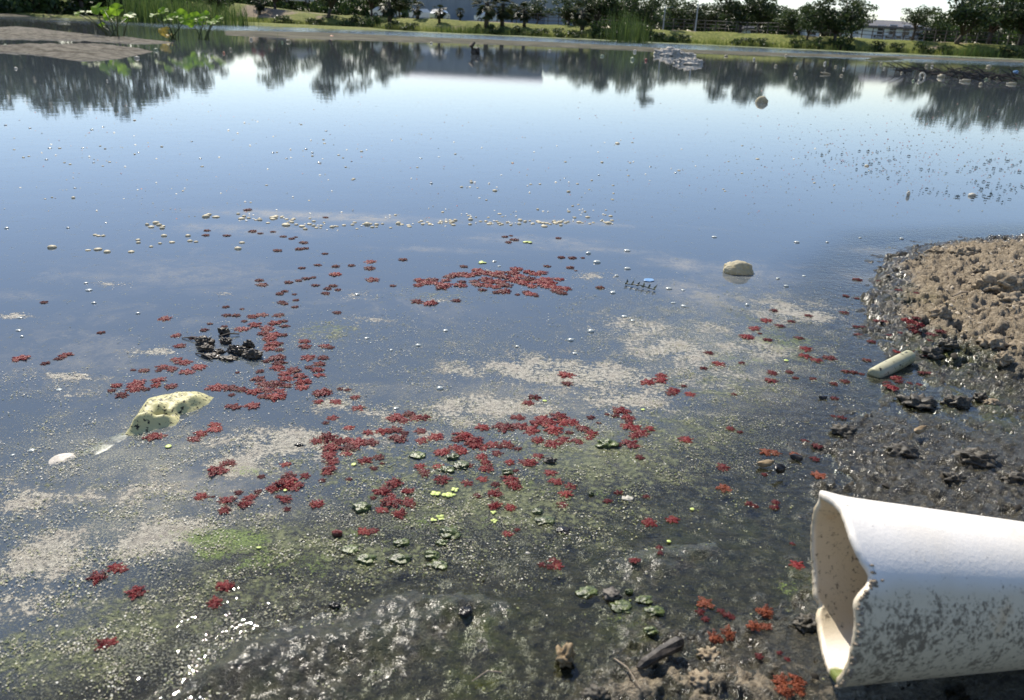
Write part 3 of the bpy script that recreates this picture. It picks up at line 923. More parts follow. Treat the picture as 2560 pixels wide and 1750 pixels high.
M_WALLW = simple('white_wall', (0.72, 0.74, 0.78), (0.62, 0.64, 0.69), .6, .8)
M_WALLG = simple('grey_wall', (0.22, 0.25, 0.30), (0.27, 0.30, 0.35), .3, .6)
M_ROOF = simple('dark_roof', (0.11, 0.11, 0.12), (0.16, 0.155, 0.16), 1.5, .85)
M_ROOFL = simple('light_roof', (0.45, 0.47, 0.5), (0.38, 0.4, 0.43), .5, .6)
M_WIN = simple('window_glass', (0.03, 0.035, 0.04), None, 1, .15, spec=.5)
M_DARKM = simple('dark_metal', (0.05, 0.05, 0.05), (0.09, 0.085, 0.08), 8, .6)

# long grey warehouse
D = 150
wx0, wx1, wx2 = far(1000, D).x, far(1360, D).x, far(1412, D).x
wh = empty('grey_warehouse', (0, D, 1.3))
tag(wh, 'long grey metal warehouse behind the trees of the far bank', 'warehouse')
mesh_obj('wall', *box_geo(wx0, wx1, 0, 22, -.5, 6.0), M_WALLG, wh)
mesh_obj('roof', [(wx0 - .3, -.4, 6.0), (wx1 + .3, -.4, 6.0), (wx1 + .3, 11, 7.3), (wx0 - .3, 11, 7.3), (wx0 - .3, 22.4, 6.0), (wx1 + .3, 22.4, 6.0),
                  (wx0 - .3, -.4, 5.75), (wx1 + .3, -.4, 5.75), (wx0 - .3, 22.4, 5.75), (wx1 + .3, 22.4, 5.75)],
         [(0, 1, 2, 3), (3, 2, 5, 4), (6, 7, 1, 0), (8, 4, 5, 9), (6, 0, 3, 4, 8), (7, 9, 5, 2, 1)], M_ROOFL, wh)
pw = bpy.data.meshes.new('wall_panel')
v, f = box_geo(0, 2.32, -.05, 0, -.4, 5.9)
pw.from_pydata(v, [], f)
pw.materials.append(M_WALLG)
nx = int((wx1 - wx0) / 2.4)
for i in range(nx):
    o = link(bpy.data.objects.new('wall_panel', pw), wh)
    o.location = (wx0 + .05 + i * 2.4, -.003, 0)
wh2 = empty('low_annex', (0, D - 4, 1.3))
tag(wh2, 'lower flat roofed grey annex at the right end of the warehouse', 'building')
mesh_obj('wall', *box_geo(wx1 + .01, wx2 + 3, 0, 12, -.5, 4.6), M_WALLG, wh2)
mesh_obj('roof', *box_geo(wx1 + .32, wx2 + 3.3, -.3, 12.3, 4.602, 4.9), M_ROOFL, wh2)


def house(name, label, u0, u1, D, wall_px, roof_px, wins, depth=10):
    x0, x1 = far(u0, D).x, far(u1, D).x
    zb = 1.35
    zt = H + wall_px * D / 2315
    zr = H + roof_px * D / 2315
    r = empty(name, (0, D, 0))
    tag(r, label, 'house')
    mesh_obj('wall', *box_geo(x0, x1, 0, depth, zb - .6, zt), M_WALLW, r)
    e = .5
    mesh_obj('roof', [(x0 - e, -e, zt + .01), (x1 + e, -e, zt + .01), (x1 + e, depth + e, zt + .01), (x0 - e, depth + e, zt + .01), (x0 + 1.5, depth / 2, zr), (x1 - 1.5, depth / 2, zr),
                      (x0 - e, -e, zt + .25), (x1 + e, -e, zt + .25), (x1 + e, depth + e, zt + .25), (x0 - e, depth + e, zt + .25)],
             [(3, 2, 1, 0), (0, 1, 7, 6), (1, 2, 8, 7), (2, 3, 9, 8), (3, 0, 6, 9), (6, 7, 5, 4), (7, 8, 5), (8, 9, 4, 5), (9, 6, 4)], M_ROOF, r)
    for (u, pz, w, h) in wins:
        x = far(u, D).x
        z = H + pz * D / 2315
        fr = mesh_obj('window', *merge([box_geo(x - w / 2 - .1, x - w / 2, -.08, -.003, z - h / 2 - .1, z + h / 2 + .1), box_geo(x + w / 2, x + w / 2 + .1, -.08, -.003, z - h / 2 - .1, z + h / 2 + .1),
                                        box_geo(x - w / 2, x + w / 2, -.08, -.003, z - h / 2 - .1, z - h / 2), box_geo(x - w / 2, x + w / 2, -.08, -.003, z + h / 2, z + h / 2 + .1),
                                        box_geo(x - w / 2, x + w / 2, -.07, -.003, z - .04, z + .04)]), M_WALLW, r)
        mesh_obj('pane', *box_geo(x - w / 2, x + w / 2, -.04, -.004, z - h / 2, z + h / 2), M_WIN, fr)
    return r


house('white_house', 'white two storey house with grey roof and dark windows', 2150, 2305, 128, 52, 74,
      [(2193, 44, 1.0, 1.5), (2222, 46, 1.0, 1.5), (2255, 46, 1.0, 1.5), (2283, 46, 1.0, 1.5), (2190, 26, 1.5, .9), (2219, 26, 1.5, .9), (2241, 26, 1.5, .9), (2262, 26, 1.5, .9), (2286, 26, 1.5, .9)])
house('white_shed', 'small plain white building seen between dark tree trunks', 2008, 2045, 124, 42, 52, [(2026, 26, 1.0, 1.0)], 6)
house('pale_cottage', 'pale low house glimpsed left of the reddish small tree', 1860, 1900, 130, 34, 44, [(1880, 24, 1.0, 1.0)], 6)


def carM(c, name): return simple(name, c, None, 5, .25, spec=.6, coat=.6)


def make_car(loc, rz, mat, label):
    r = empty('parked_car', loc, rz)
    tag(r, label, 'car', 'cars parked behind the far bank')
    prof = [(-2.15, .45), (-2.2, .85), (-1.75, .98), (-1.15, 1.42), (.35, 1.45), (1.05, 1.0), (2.05, .85), (2.2, .5), (2.1, .3), (-2.1, .3)]
    V = [(x, s * (.88 if z < 1.1 else .66), z) for s in (-1, 1) for x, z in prof]
    k = len(prof)
    Fc = [tuple(range(k)), tuple(range(2 * k - 1, k - 1, -1))] + [(i + k, (i + 1) % k + k, (i + 1) % k, i) for i in range(k)]
    mesh_obj('body', V, Fc, mat, r)
    for s in (-1, 1):
        mesh_obj('side_window', [(-1.05, s * .80, 1.02), (.75, s * .80, 1.02), (.3, s * .70, 1.36), (-.95, s * .70, 1.36)], [(0, 1, 2, 3)], M_WIN, r)
        for x in (-1.35, 1.35):
            v, f = tube([(x, s * .70, .33), (x, s * .90, .33)], [.33, .33], 14)
            w = mesh_obj('wheel', v, f, M_DARKM, r)
            v, f = tube([(x, s * .89, .33), (x, s * .92, .33)], [.19, .17], 10)
            mesh_obj('rim', v, f, M_ROOFL, w)
    mesh_obj('windscreen', [(.42, -.62, 1.41), (.42, .62, 1.41), (1.08, .80, 1.03), (1.08, -.80, 1.03)], [(0, 1, 2, 3)], M_WIN, r)
    for s in (-1, 1):
        mesh_obj('headlight', *box_geo(2.12, 2.19, s * .62 - .14, s * .62 + .14, .62, .74), M_WALLW, r)
    return r


for u, D, rz, c, lb in [(745, 116, .3, (.45, .47, .5), 'silver car parked at the top of the soil slope'), (668, 114, .2, (.25, .03, .03), 'dark red car at the far left end of the parking strip'),
                        (965, 122, .1, (.7, .7, .7), 'white car half hidden left of the dark bushy trees'), (1062, 124, 0, (.75, .75, .76), 'white car parked before the left part of the warehouse'),
                        (1100, 121, 1.4, (.8, .78, .7), 'cream car end on beside the round headed palm'), (1222, 124, .05, (.72, .73, .75), 'white car parked before the warehouse between two palms')]:
    p = far(u, D)
    p.z = 2.75 if u < 800 else 1.5
    make_car(p, rz, carM(c, 'car_paint'), lb)
# fence along the bank top
fence = empty('rail_fence', (0, 0, 0))
tag(fence, 'long dark rail fence along the top of the far bank', 'fence')
fp = bpy.data.meshes.new('fence_post')
v, f = box_geo(-.05, .05, -.05, .05, -.3, 1.35)
fp.from_pydata(v, [], f)
fp.materials.append(M_DARKM)
fpts = [bank_at(u, 9.5) for u in range(1290, 2661, 26)]
for p in fpts:
    o = link(bpy.data.objects.new('fence_post', fp), fence)
    o.location = p
for k in (.45, .85, 1.25):
    v, f = tube([(p.x, p.y - .075, p.z + k) for p in fpts], [.035] * len(fpts), 4)
    mesh_obj('rail', v, f, M_DARKM, fence)
for i, (u, hpx) in enumerate([(1735, 70), (1655, 60)]):
    p = bank_at(u, 8)
    v, f = tube([(0, 0, -.3), (0, 0, hpx * p.y / 2315)], [.09, .06], 8)
    arm, fa = tube([(0, 0, hpx * p.y / 2315 - .3), (.9, -.2, hpx * p.y / 2315 - .1)], [.04, .03], 6)
    r = empty('lamp_post', p)
    tag(r, ['pale thin lamp post among the grey trees on the bank', 'second lamp post left of the pale one'][i], 'lamp post')
    mesh_obj('pole', v, f, M_ROOFL, r)
    mesh_obj('lamp_arm', arm, fa, M_ROOFL, r)

# ------------------------------------------------------------------ sandbars, mudflats and floating mats
def mound(name, px, h, k, mat, cell, rough=0.0, rs=8.0, base=0.0, ridge=None, parent=None, sink=.012):
    """low mass with the outline px (photo points on the water plane); real thickness, dips under water at its rim"""
    P = np.array([at(u, v)[:2] for u, v in px])
    c = P.mean(0)
    lo, hi = P.min(0) - 3 * cell, P.max(0) + 3 * cell
    xs, ys_ = np.arange(lo[0], hi[0] + cell, cell), np.arange(lo[1], hi[1] + cell, cell)
    X, Y = np.meshgrid(xs, ys_)
    s = sdf(P, X, Y)
    s = s + rough * noise(X * rs * 1.7, Y * rs * 1.7) * 1.2
    Z = base + h * (1 - np.exp(-np.maximum(s, 0) / k)) + np.where(s < 0, s * 0.8, 0)
    Z = np.maximum(Z, -sink - .02)
    if ridge: Z = ridge(X, Y, Z, s)
    Z = Z + sstep(0, k, s) * rough * (fbm(X * rs, Y * rs, 4))
    i = np.arange(X.size).reshape(X.shape)
    keep = s > -2.2 * cell
    kq = keep[:-1, :-1] & keep[1:, :-1] & keep[:-1, 1:] & keep[1:, 1:]
    q = np.stack([i[:-1, :-1], i[:-1, 1:], i[1:, 1:], i[1:, :-1]], -1)[kq]
    used, inv = np.unique(q, return_inverse=True)
    V = np.stack([X.ravel() - c[0], Y.ravel() - c[1], Z.ravel()], -1)[used]
    o = tri_soup(name, V, inv.reshape(-1, 4), mat, None, parent, True)
    o.location = (c[0], c[1], 0)
    return o


def flat_mat(name, a, b, r=.5, sc=3.0):
    t = NT(name)
    co = t.obj()
    n = t.noise(sc, 6, .65, co)
    nf = t.noise(sc * 9, 4, .6, co)
    c = t.mixc(t.smooth(n, .35, .65), a, b)
    bn = t.n('Bump', {'Height': t.math('ADD', n, nf), 'Strength': 1.0, 'Distance': .05})
    return t.surf(t.n('BsdfPrincipled', {'Base Color': c, 'Roughness': t.math('MULTIPLY_ADD', n, .2, r + .2), 'Specular IOR Level': .04, 'Normal': bn.outputs[0]}))


M_BAR = flat_mat('sandbar_mud', (0.14, 0.125, 0.095), (0.33, 0.30, 0.24), .55, 9.0)
M_FLAT = flat_mat('mudflat', (0.06, 0.057, 0.040), (0.135, 0.125, 0.09), .6, .9)
M_WEED0 = flat_mat('dark_weed', (0.03, 0.035, 0.015), (0.07, 0.075, 0.035), .6, 3)
M_MAT = flat_mat('weed_mat', (0.12, 0.15, 0.06), (0.24, 0.25, 0.15), .6, .5)
tag(mound('sandbar', [(-260, 88), (-120, 74), (0, 68), (110, 73), (200, 84), (300, 95), (410, 103), (438, 107), (400, 110), (330, 106), (250, 101), (150, 97), (0, 95), (-200, 101)],
          .05, .5, M_BAR, .06, .022, 3.5), kind='structure')
tag(mound('sandbar', [(-260, 124), (-60, 116), (0, 115), (160, 113), (260, 113), (310, 118), (350, 121), (384, 129), (350, 137), (300, 147), (240, 152), (170, 150), (120, 141), (50, 131), (-60, 128)],
          .04, .28, M_BAR, .035, .018, 5), kind='structure')
for px, h, m, cell in [([(560, 77), (800, 82), (1100, 96), (1400, 108), (1650, 121), (1830, 131), (1760, 133), (1600, 126), (1300, 112), (1000, 103), (700, 92), (560, 88)], .05, M_FLAT, .25),
                       ([(-100, 30), (150, 35), (350, 43), (350, 50), (150, 42), (-100, 38)], .12, M_FLAT, .5),
                       ([(1600, 121), (1900, 131), (2300, 143), (2700, 156), (2700, 160), (2300, 148), (1900, 138), (1600, 127)], .04, M_FLAT, .3)]:
    tag(mound('mudflat', px, h, .6, m, cell, .012, 1.2), kind='structure')
# floating weed mat along the far shore
mx = np.linspace(-70, 80, 200)
md = np.array([-11, -10.4, -9, -7, -5, -3.5, -2, -.5, .6])
MX = np.repeat(mx[None, :], len(md), 0)
MD = np.repeat(md[:, None], 200, 1) + 2.0 * fbm(MX * .12, MX * 0 + 2, 3) * (md[:, None] < -2)
MZ = 0.03 + 0.05 * noise(MX * .8, MD * 1.3) - 0.10 * (md[:, None] < -10.5)
wm = grid_mesh('weed_mat', MX, shoreD(MX) + MD, MZ, M_MAT)
tag(wm, 'pale green mat of floating weed along the far shore', 'water weed', kind='stuff')
tag(mound('weed_bar', [(2160, 149), (2185, 144), (2215, 147), (2240, 146), (2262, 150), (2220, 152), (2180, 152)], .10, .4, M_WEED0, .15, .03, 2), 'dark low bar of weed below the white house', 'water weed')


# ------------------------------------------------------------------ pond lilies
def lily_leaf(r, seed):
    rng = np.random.default_rng(seed)
    V, Fc, n = [(0, 0, -.1 * r)], [], 26
    for ring in (.5, 1.0):
        for k in range(n):
            a = rad(14) + (2 * PI - rad(28)) * k / (n - 1)
            rr = r * ring * (1 + .05 * math.sin(3 * a + seed) + rng.uniform(-.015, .015))
            z = r * ring * (.16 * math.sin(2 * a + seed) + .10 * math.sin(5 * a)) * ring
            V.append((rr * math.cos(a), rr * math.sin(a) * .92, z))
    for k in range(n - 1):
        Fc.append((0, 1 + k, 2 + k))
        Fc.append((1 + k, 1 + n + k, 2 + n + k, 2 + k))
    return V, Fc


def lily_mat(name, a, b, tr):
    t = NT(name)
    co = t.obj()
    n = t.noise(14, 4, .6, co)
    xyz = t.n('SeparateXYZ', {0: co})
    ang = t.math('ARCTAN2', xyz.outputs[1], xyz.outputs[0])
    vein = t.smooth(t.math('ABSOLUTE', t.math('SINE', t.math('MULTIPLY', ang, 9))), .0, .22)
    c = t.mixc(vein, b, t.mixc(n, a, b))
    p = t.n('BsdfPrincipled', {'Base Color': c, 'Roughness': .5, 'Specular IOR Level': .25})
    return t.surf(t.n('MixShader', {0: tr, 1: p, 2: t.n('BsdfTranslucent', {'Color': c})}))


M_LILY = lily_mat('lily_leaf', (0.20, 0.36, 0.02), (0.32, 0.48, 0.04), .6)
M_LILYY = lily_mat('dying_leaf', (0.55, 0.34, 0.04), (0.62, 0.45, 0.10), .4)
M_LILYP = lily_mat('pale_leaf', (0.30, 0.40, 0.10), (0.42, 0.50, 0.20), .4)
M_STALK = simple('lily_stalk', (0.04, 0.06, 0.02), (0.08, 0.09, 0.03), 12, .5)


def lily(u, D, leaves, label, seed):
    base = far(u, D)
    base.z = 0
    r = empty('pond_lily', base)
    tag(r, label, 'water plant', 'leafy lilies by the left sandbar')
    for i, (lu, lv, pw, kind, tilt) in enumerate(leaves):
        dd = D + random.uniform(-.35, .35)
        p = far(lu, dd)
        p.z = H + (horizon(lu) - lv) * dd / 2315
        rr = pw * dd / 2315 / 2
        V, Fc = lily_leaf(rr, seed * 20 + i)
        o = mesh_obj('leaf', V, Fc, {'g': M_LILY, 'y': M_LILYY, 'p': M_LILYP}[kind], r, True)
        o.location = p - base
        o.rotation_euler = (tilt + random.uniform(-.15, .15), random.uniform(-.3, .3), random.uniform(-.5, .5))
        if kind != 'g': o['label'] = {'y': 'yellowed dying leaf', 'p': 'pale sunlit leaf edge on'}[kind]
        q = p - base
        foot = Vector((random.uniform(-.12, .12), random.uniform(-.1, .1), -.06))
        mid = foot.lerp(q, .55) + Vector((random.uniform(-.04, .04), 0, .04))
        v, f = tube([foot, mid, q + Vector((0, 0, -.1 * rr))], [.012, .010, .008], 5)
        mesh_obj('stalk', v, f, M_STALK, r, True)
    return r


lily(280, 14.6, [(245, 19, 40, 'g', .9), (293, 22, 38, 'g', 1.15), (272, 38, 36, 'g', .8), (232, 31, 30, 'p', .3), (325, 38, 32, 'p', .4), (315, 45, 24, 'g', .9), (193, 33, 18, 'g', .5), (207, 28, 14, 'p', .2),
                 (262, 25, 26, 'g', .9), (250, 63, 20, 'g', .8)], 'lily plant with the largest round leaves beside the sandbar', 1)
lily(425, 16.0, [(386, 36, 30, 'p', .4), (410, 26, 28, 'g', .8), (421, 44, 34, 'g', .6), (452, 36, 38, 'g', 1.0), (463, 48, 36, 'g', .8), (404, 78, 26, 'y', .9), (416, 88, 22, 'y', .7), (412, 74, 20, 'y', 1.2)],
     'lily plant with yellow dying leaves at its foot', 2)
lily(505, 17.0, [(487, 41, 34, 'g', .7), (512, 38, 32, 'g', .8), (538, 49, 30, 'g', .6), (500, 52, 28, 'g', .7), (528, 55, 26, 'g', .5), (478, 58, 24, 'g', .9), (549, 44, 22, 'g', .6)],
     'lily plant with crowded smaller leaves right of the yellowing one', 3)


# ------------------------------------------------------------------ floating litter, stones, foam
def blob_mesh(rx_, ry_, rz_, seed, rough=.18, sub=3, flat=None, freq=1.6):
    import bmesh
    from mathutils import noise as mn
    bm = bmesh.new()
    bmesh.ops.create_icosphere(bm, subdivisions=sub, radius=1)
    off = Vector((seed * 3.7, seed * 1.3, seed * .7))
    for v in bm.verts:
        d = 1 + rough * mn.noise(v.co * freq + off) * 2 + rough * .6 * mn.noise(v.co * freq * 2.7 + off) + (rough * .45 * mn.noise(v.co * freq * 7 + off) if sub > 3 else 0)
        v.co = v.co * d
        if flat is not None and v.co.z < flat: v.co.z = flat
        v.co = Vector((v.co.x * rx_, v.co.y * ry_, v.co.z * rz_))
    V = [tuple(v.co) for v in bm.verts]
    Fc = [tuple(x.index for x in f.verts) for f in bm.faces]
    bm.free()
    return V, Fc


def lathe(prof, n=20):
    V, Fc = [], []
    for x, r in prof:
        for k in range(n):
            V.append((x, r * math.cos(2 * PI * k / n), r * math.sin(2 * PI * k / n)))
    for i in range(len(prof) - 1):
        for k in range(n):
            a, b = i * n + k, i * n + (k + 1) % n
            Fc.append((a, a + n, b + n, b))
    return V, Fc


M_FOAM = simple('dirty_foam', (0.62, 0.56, 0.40), (0.50, 0.43, 0.26), 60, .7, .5, 160, trans=.35)
M_WHITE = simple('white_plastic', (0.72, 0.68, 0.58), (0.58, 0.54, 0.44), 14, .45, trans=.35)
M_CREAM = simple('cream_plastic', (0.58, 0.52, 0.38), (0.45, 0.39, 0.25), 16, .5, trans=.35)
M_GREENY = simple('greenish_plastic', (0.35, 0.42, 0.25), (0.52, 0.54, 0.40), 14, .5, trans=.35)
M_BLUE = simple('blue_plastic', (0.10, 0.24, 0.46), (0.22, 0.36, 0.55), 30, .35)
M_REDP = simple('red_plastic', (0.30, 0.05, 0.03), (0.22, 0.06, 0.04), 20, .5)
M_ORAN = simple('orange_plastic', (0.62, 0.24, 0.12), None, 20, .5)
M_BLACKP = simple('black_rotten_leaf', (0.010, 0.010, 0.009), (0.03, 0.025, 0.02), 60, .25, .5, 200)
M_BROWN = simple('dead_leaf_brown', (0.16, 0.11, 0.055), (0.30, 0.22, 0.12), 60, .6, .5, 200)
M_STICK = simple('wet_driftwood', (0.018, 0.014, 0.011), (0.07, 0.058, 0.046), 90, .5, .7, 260)
M_TWIG = simple('dark_twig', (0.025, 0.02, 0.016), (0.06, 0.05, 0.04), 20, .7)


def lump(name, u, v, pw, ph, mat, label, cat, seed, rough=.15, group=None, sub=2, sink=.25):
    p = spot(u, v)
    s = scale_at(u, v)
    V, Fc = blob_mesh(pw * s / 2, pw * s / 2 * .8, ph * s / 2 * 1.25, seed, rough, sub)
    o = mesh_obj(name, V, Fc, mat, None, True)
    o.location = p + Vector((0, 0, ph * s / 2 * (1.0 - 2 * sink)))
    o.rotation_euler = (0, 0, random.uniform(0, 6))
    return tag(o, label, cat, group)


# two rounded pale stones / foam lumps
def big_lump(u, v, pw, ph, label, seed):
    p = at(u, v)
    s = scale_at(u, v)
    V, Fc = blob_mesh(pw * s * .54, pw * s * .42, ph * s * .62, seed, .12, 5, None, 1.3)
    o = mesh_obj('foam_lump', V, Fc, M_FOAM, None, True)
    o.location = (p[0], p[1] + pw * s * .12, ph * s * .12)
    return tag(o, label, 'foam lump', 'big foam lumps in open water')


big_lump(1846, 682, 70, 38, 'rounded cream lump of foam floating between blue water and bank', 5)
big_lump(1905, 257, 27, 19, 'pale round lump floating alone far out under the tree reflections', 9)

LIT = [  # u, v, w, h, material, label
    (2471, 168, 17, 9, M_CREAM, 'low cream foam piece behind the brush heap'), (2062, 160, 9, 9, M_WHITE, 'small white bit left of the white house reflection'),
    (2089, 168, 9, 7, M_CREAM, 'cream bit left of the striped shell shaped float'), (2109, 174, 7, 7, M_WHITE, 'bright white dot right of the striped float'),
    (2104, 190, 12, 7, M_CREAM, 'low cream scrap under the bright white dot'), (2210, 173, 6, 6, M_WHITE, 'white fleck in the house reflection'), (2203, 160, 8, 7, M_CREAM, 'cream fleck below the weed bar'),
    (2316, 166, 9, 8, M_CREAM, 'cream scrap above the white ring, left one'), (2330, 167, 9, 7, M_WHITE, 'white scrap above the white ring, right one'), (2254, 183, 9, 6, M_CREAM, 'tan scrap left of the white ring'),
    (2297, 205, 8, 8, M_WHITE, 'white scrap touching the ring from below'), (2283, 203, 8, 7, M_GREENY, 'greenish scrap left below the ring'), (2452, 212, 12, 9, M_CREAM, 'cream block below the tangled brush'),
    (2465, 199, 13, 8, M_GREENY, 'greenish lump in front of the brush'), (2492, 199, 13, 9, M_GREENY, 'yellow green lump in the brush heap'), (2540, 180, 16, 6, M_BLUE, 'pale blue scrap right of the brush heap'),
    (1995, 168, 9, 9, M_CREAM, 'cream bit under the low oaks reflection'), (1987, 186, 9, 6, M_WHITE, 'pale scrap in the oak reflection'), (1991, 195, 8, 6, M_CREAM, 'tan scrap beneath the pale one'), (1939, 166, 9, 8, M_CREAM, 'cream chip at the mudflat end'),
    (1587, 130, 10, 9, M_WHITE, 'white lump left of the pale mud pile'), (1581, 150, 13, 11, M_GREENY, 'greenish wedge left of the pale mud pile'), (1615, 152, 9, 8, M_REDP, 'red brown scrap before the pale mud pile'), (1505, 141, 12, 7, M_GREENY, 'grey green scrap right of the thin reeds'),
    (1885, 149, 9, 8, M_WHITE, 'small bright ball right of the pale mud pile'), (1815, 141, 12, 6, M_CREAM, 'cream scrap right of the mud pile'), (721, 105, 16, 9, M_CREAM, 'oval cream float under the soil slope'), (706, 107, 6, 7, M_GREENY, 'greenish dot beside the oval float'),
    (830, 94, 16, 8, M_ORAN, 'faded orange scrap on the mudflat edge'), (1078, 109, 10, 6, M_WHITE, 'pale chip left of the drowned stump'), (1375, 127, 10, 6, M_WHITE, 'pale chip left of the tallest reed'), (1031, 117, 9, 5, M_CREAM, 'flat chip at the slim reed'),
    (390, 126, 15, 8, M_GREENY, 'greenish scrap at the tip of the sandbar'), (577, 125, 10, 9, M_CREAM, 'cream scrap right of the lily reflection'), (560, 134, 8, 7, M_ORAN, 'orange fleck right of the lily reflection'), (14, 118, 16, 12, M_GREENY, 'grey green block on the front sandbar'), (40, 172, 12, 6, M_WHITE, 'white scrap below the front sandbar'),
    (268, 203, 7, 6, M_WHITE, 'white dot in the dark left reflections'), (628, 100, 9, 9, M_WHITE, 'white dot right of the crowded lily'), (342, 146, 16, 8, M_WHITE, 'pale flake at the front sandbar rim'), (1965, 140, 10, 6, M_CREAM, 'cream crumb on the right mudflat')]
for i, (u, v, w, h, m, lb) in enumerate(LIT):
    lump('litter_scrap', u, v, w * .8, h * .75, m, lb, 'litter', i + 3, .2, 'litter scraps drifting far out')
# white ring, bottles, cup, striped float
p = at(2305, 194)
s = scale_at(2305, 194)
V, Fc = [], []
for i in range(28):
    for k in range(8):
        a, b = 2 * PI * i / 28, 2 * PI * k / 8
        rr = (7 + 2.2 * math.cos(b)) * s
        V.append((rr * math.cos(a), 2.2 * s * math.sin(b), rr * math.sin(a)))
        Fc.append((i * 8 + k, (i + 1) % 28 * 8 + k, (i + 1) % 28 * 8 + (k + 1) % 8, i * 8 + (k + 1) % 8))
o = mesh_obj('plastic_ring', V, Fc, M_WHITE, None, True)
o.location = (p[0], p[1], 4.5 * s)
o.rotation_euler = (-.35, 0, .15)
tag(o, 'white plastic ring standing half out of the water', 'ring')
for u, v, L, d, rz, lb in [(2412, 204, 26, 8, 3.2, 'cream bottle lying with its neck to the left'), (2528, 211, 22, 7, 2.9, 'pale bottle lying right of the brush heap'), (2352, 194, 16, 11, 2.2, 'short white bottle tilted right of the ring')]:
    p, s = at(u, v), scale_at(u, v)
    V, Fc = lathe([(-L / 2 * s, .0), (-L / 2 * s, d * .5 * s), (L * .2 * s, d * .5 * s), (L * .33 * s, d * .22 * s)])
    r = empty('plastic_bottle', (p[0], p[1], d * .25 * s), rz)
    tag(r, lb, 'bottle', 'bottles floating far out')
    mesh_obj('bottle_body', V, Fc, M_CREAM, r, True)
    V, Fc = lathe([(L * .33 * s, d * .24 * s), (L * .5 * s, d * .24 * s), (L * .5 * s, 0)])
    mesh_obj('cap', V, Fc, M_WHITE, r, True)
p, s = at(2064, 186), scale_at(2064, 186)
r = empty('striped_float', (p[0], p[1], 0))
tag(r, 'long tan shell shaped float with dark stripes', 'float')
for k in range(3):
    V, Fc = blob_mesh((13 - 2 * k) * s, 4 * s, 2.0 * s, 4 + k, .12, 3)
    o = mesh_obj('rib', V, Fc, M_CREAM, r, True)
    o.location = ((k - 1) * 2 * s, (k - 1) * 5.5 * s, 2.6 * s)
    o.rotation_euler = (0, .12, -.15)
# drowned stump
p, s = at(1180, 136), scale_at(1180, 136)
r = empty('drowned_stump', (p[0], p[1], 0))
tag(r, 'dark curved stump with a pale broken side rising from the water', 'stump')
V, Fc = tube([(9 * s, 0, -2 * s), (3 * s, 0, 8 * s), (-3 * s, 0, 20 * s), (6 * s, 0, 29 * s)], [7 * s, 8 * s, 7 * s, 3 * s], 9)
mesh_obj('wood', V, Fc, M_BARK, r, True)
V, Fc = blob_mesh(8 * s, 7 * s, 9 * s, 8, .2, 3)
o = mesh_obj('root_mass', V, Fc, M_TWIG, r, True)
o.location = (12 * s, 0, 8 * s)
# pale mud piles in mid pond
M_PALEMUD = simple('pale_mud', (.34, .31, .26), (.48, .45, .39), 5, .8, .6, 18)
for lab, pts in (('pale mud pile breaking the far water in mid pond', [(1655, 137, 34, 20), (1680, 138, 44, 26), (1705, 139, 30, 14), (1725, 139, 26, 10), (1668, 140, 30, 10)]),
                 ('smaller grey mud pile just before the pale one', [(1695, 158, 24, 14), (1716, 160, 34, 20), (1742, 160, 30, 18), (1728, 162, 40, 8)])):
    c = at(pts[1][0], pts[1][1])
    r = empty('mud_pile', (c[0], c[1], 0))
    tag(r, lab, 'mud pile', 'mud piles mid pond')
    for k, (u, v, w, h) in enumerate(pts):
        p, s = at(u, v), scale_at(u, v)
        V, Fc = blob_mesh(w * s * .5, w * s * .4, h * s * .55, 30 + k + int(c[0]), .3, 4, None, 2.0)
        o = mesh_obj('lump', V, Fc, M_PALEMUD, r, True)
        o.location = (p[0] - c[0], p[1] - c[1], h * s * .1)
# brush heap at the right
c = at(2520, 205)
r = empty('brush_heap', (c[0], c[1], 0))
tag(r, 'tangle of dark dead branches lying in the water at the right edge', 'brush heap')
s = scale_at(2520, 205)
for k in range(70):
    L = random.uniform(25, 90) * s
    a = random.uniform(-.5, .5) + (PI if random.random() < .5 else 0)
    x0, y0 = random.uniform(-110, 90) * s, random.uniform(-60, 420) * s
    z0 = random.uniform(-2, 8) * s
    e = Vector((math.cos(a) * L, math.sin(a) * L * 1.4, random.uniform(2, 30) * s))
    V, Fc = tube([(x0, y0, z0), Vector((x0, y0, z0)) + e * .5 + Vector((0, 0, 3 * s)), Vector((x0, y0, z0)) + e], [2.0 * s, 1.4 * s, .6 * s], 4)
    mesh_obj('branch', V, Fc, M_TWIG, r)

# ------------------------------------------------------------------ water weed sprigs far right
def sprig_mesh(seed, n=6):
    rng = np.random.default_rng(seed)
    V, Fc = [], []
    x = 0
    for k in range(n):
        x += rng.uniform(.6, 1.3)
        for j in range(3):
            a = rng.uniform(0, 2 * PI)
            l = rng.uniform(.5, 1.1)
            o = len(V)
            t = (x + math.cos(a) * l * .5, math.sin(a) * l * .5, rng.uniform(.4, 1.1))
            V += [(x - .16, 0, -.1), (x + .16, .05, -.1), (t[0] + .16, t[1], t[2] * .6), t, (t[0] - .2, t[1], t[2] * .5)]
            Fc += [(o, o + 1, o + 2, o + 4), (o + 4, o + 2, o + 3)]
    tv, tf = tube([(0, 0, -.05), (x * .5, .15, .12), (x + .5, 0, 0)], [.1, .12, .08], 4)
    o = len(V)
    V += [tuple(q) for q in tv]
    Fc += [tuple(i + o for i in f) for f in tf]
    V = np.array(V)
    V[:, 0] -= x / 2
    return V, Fc


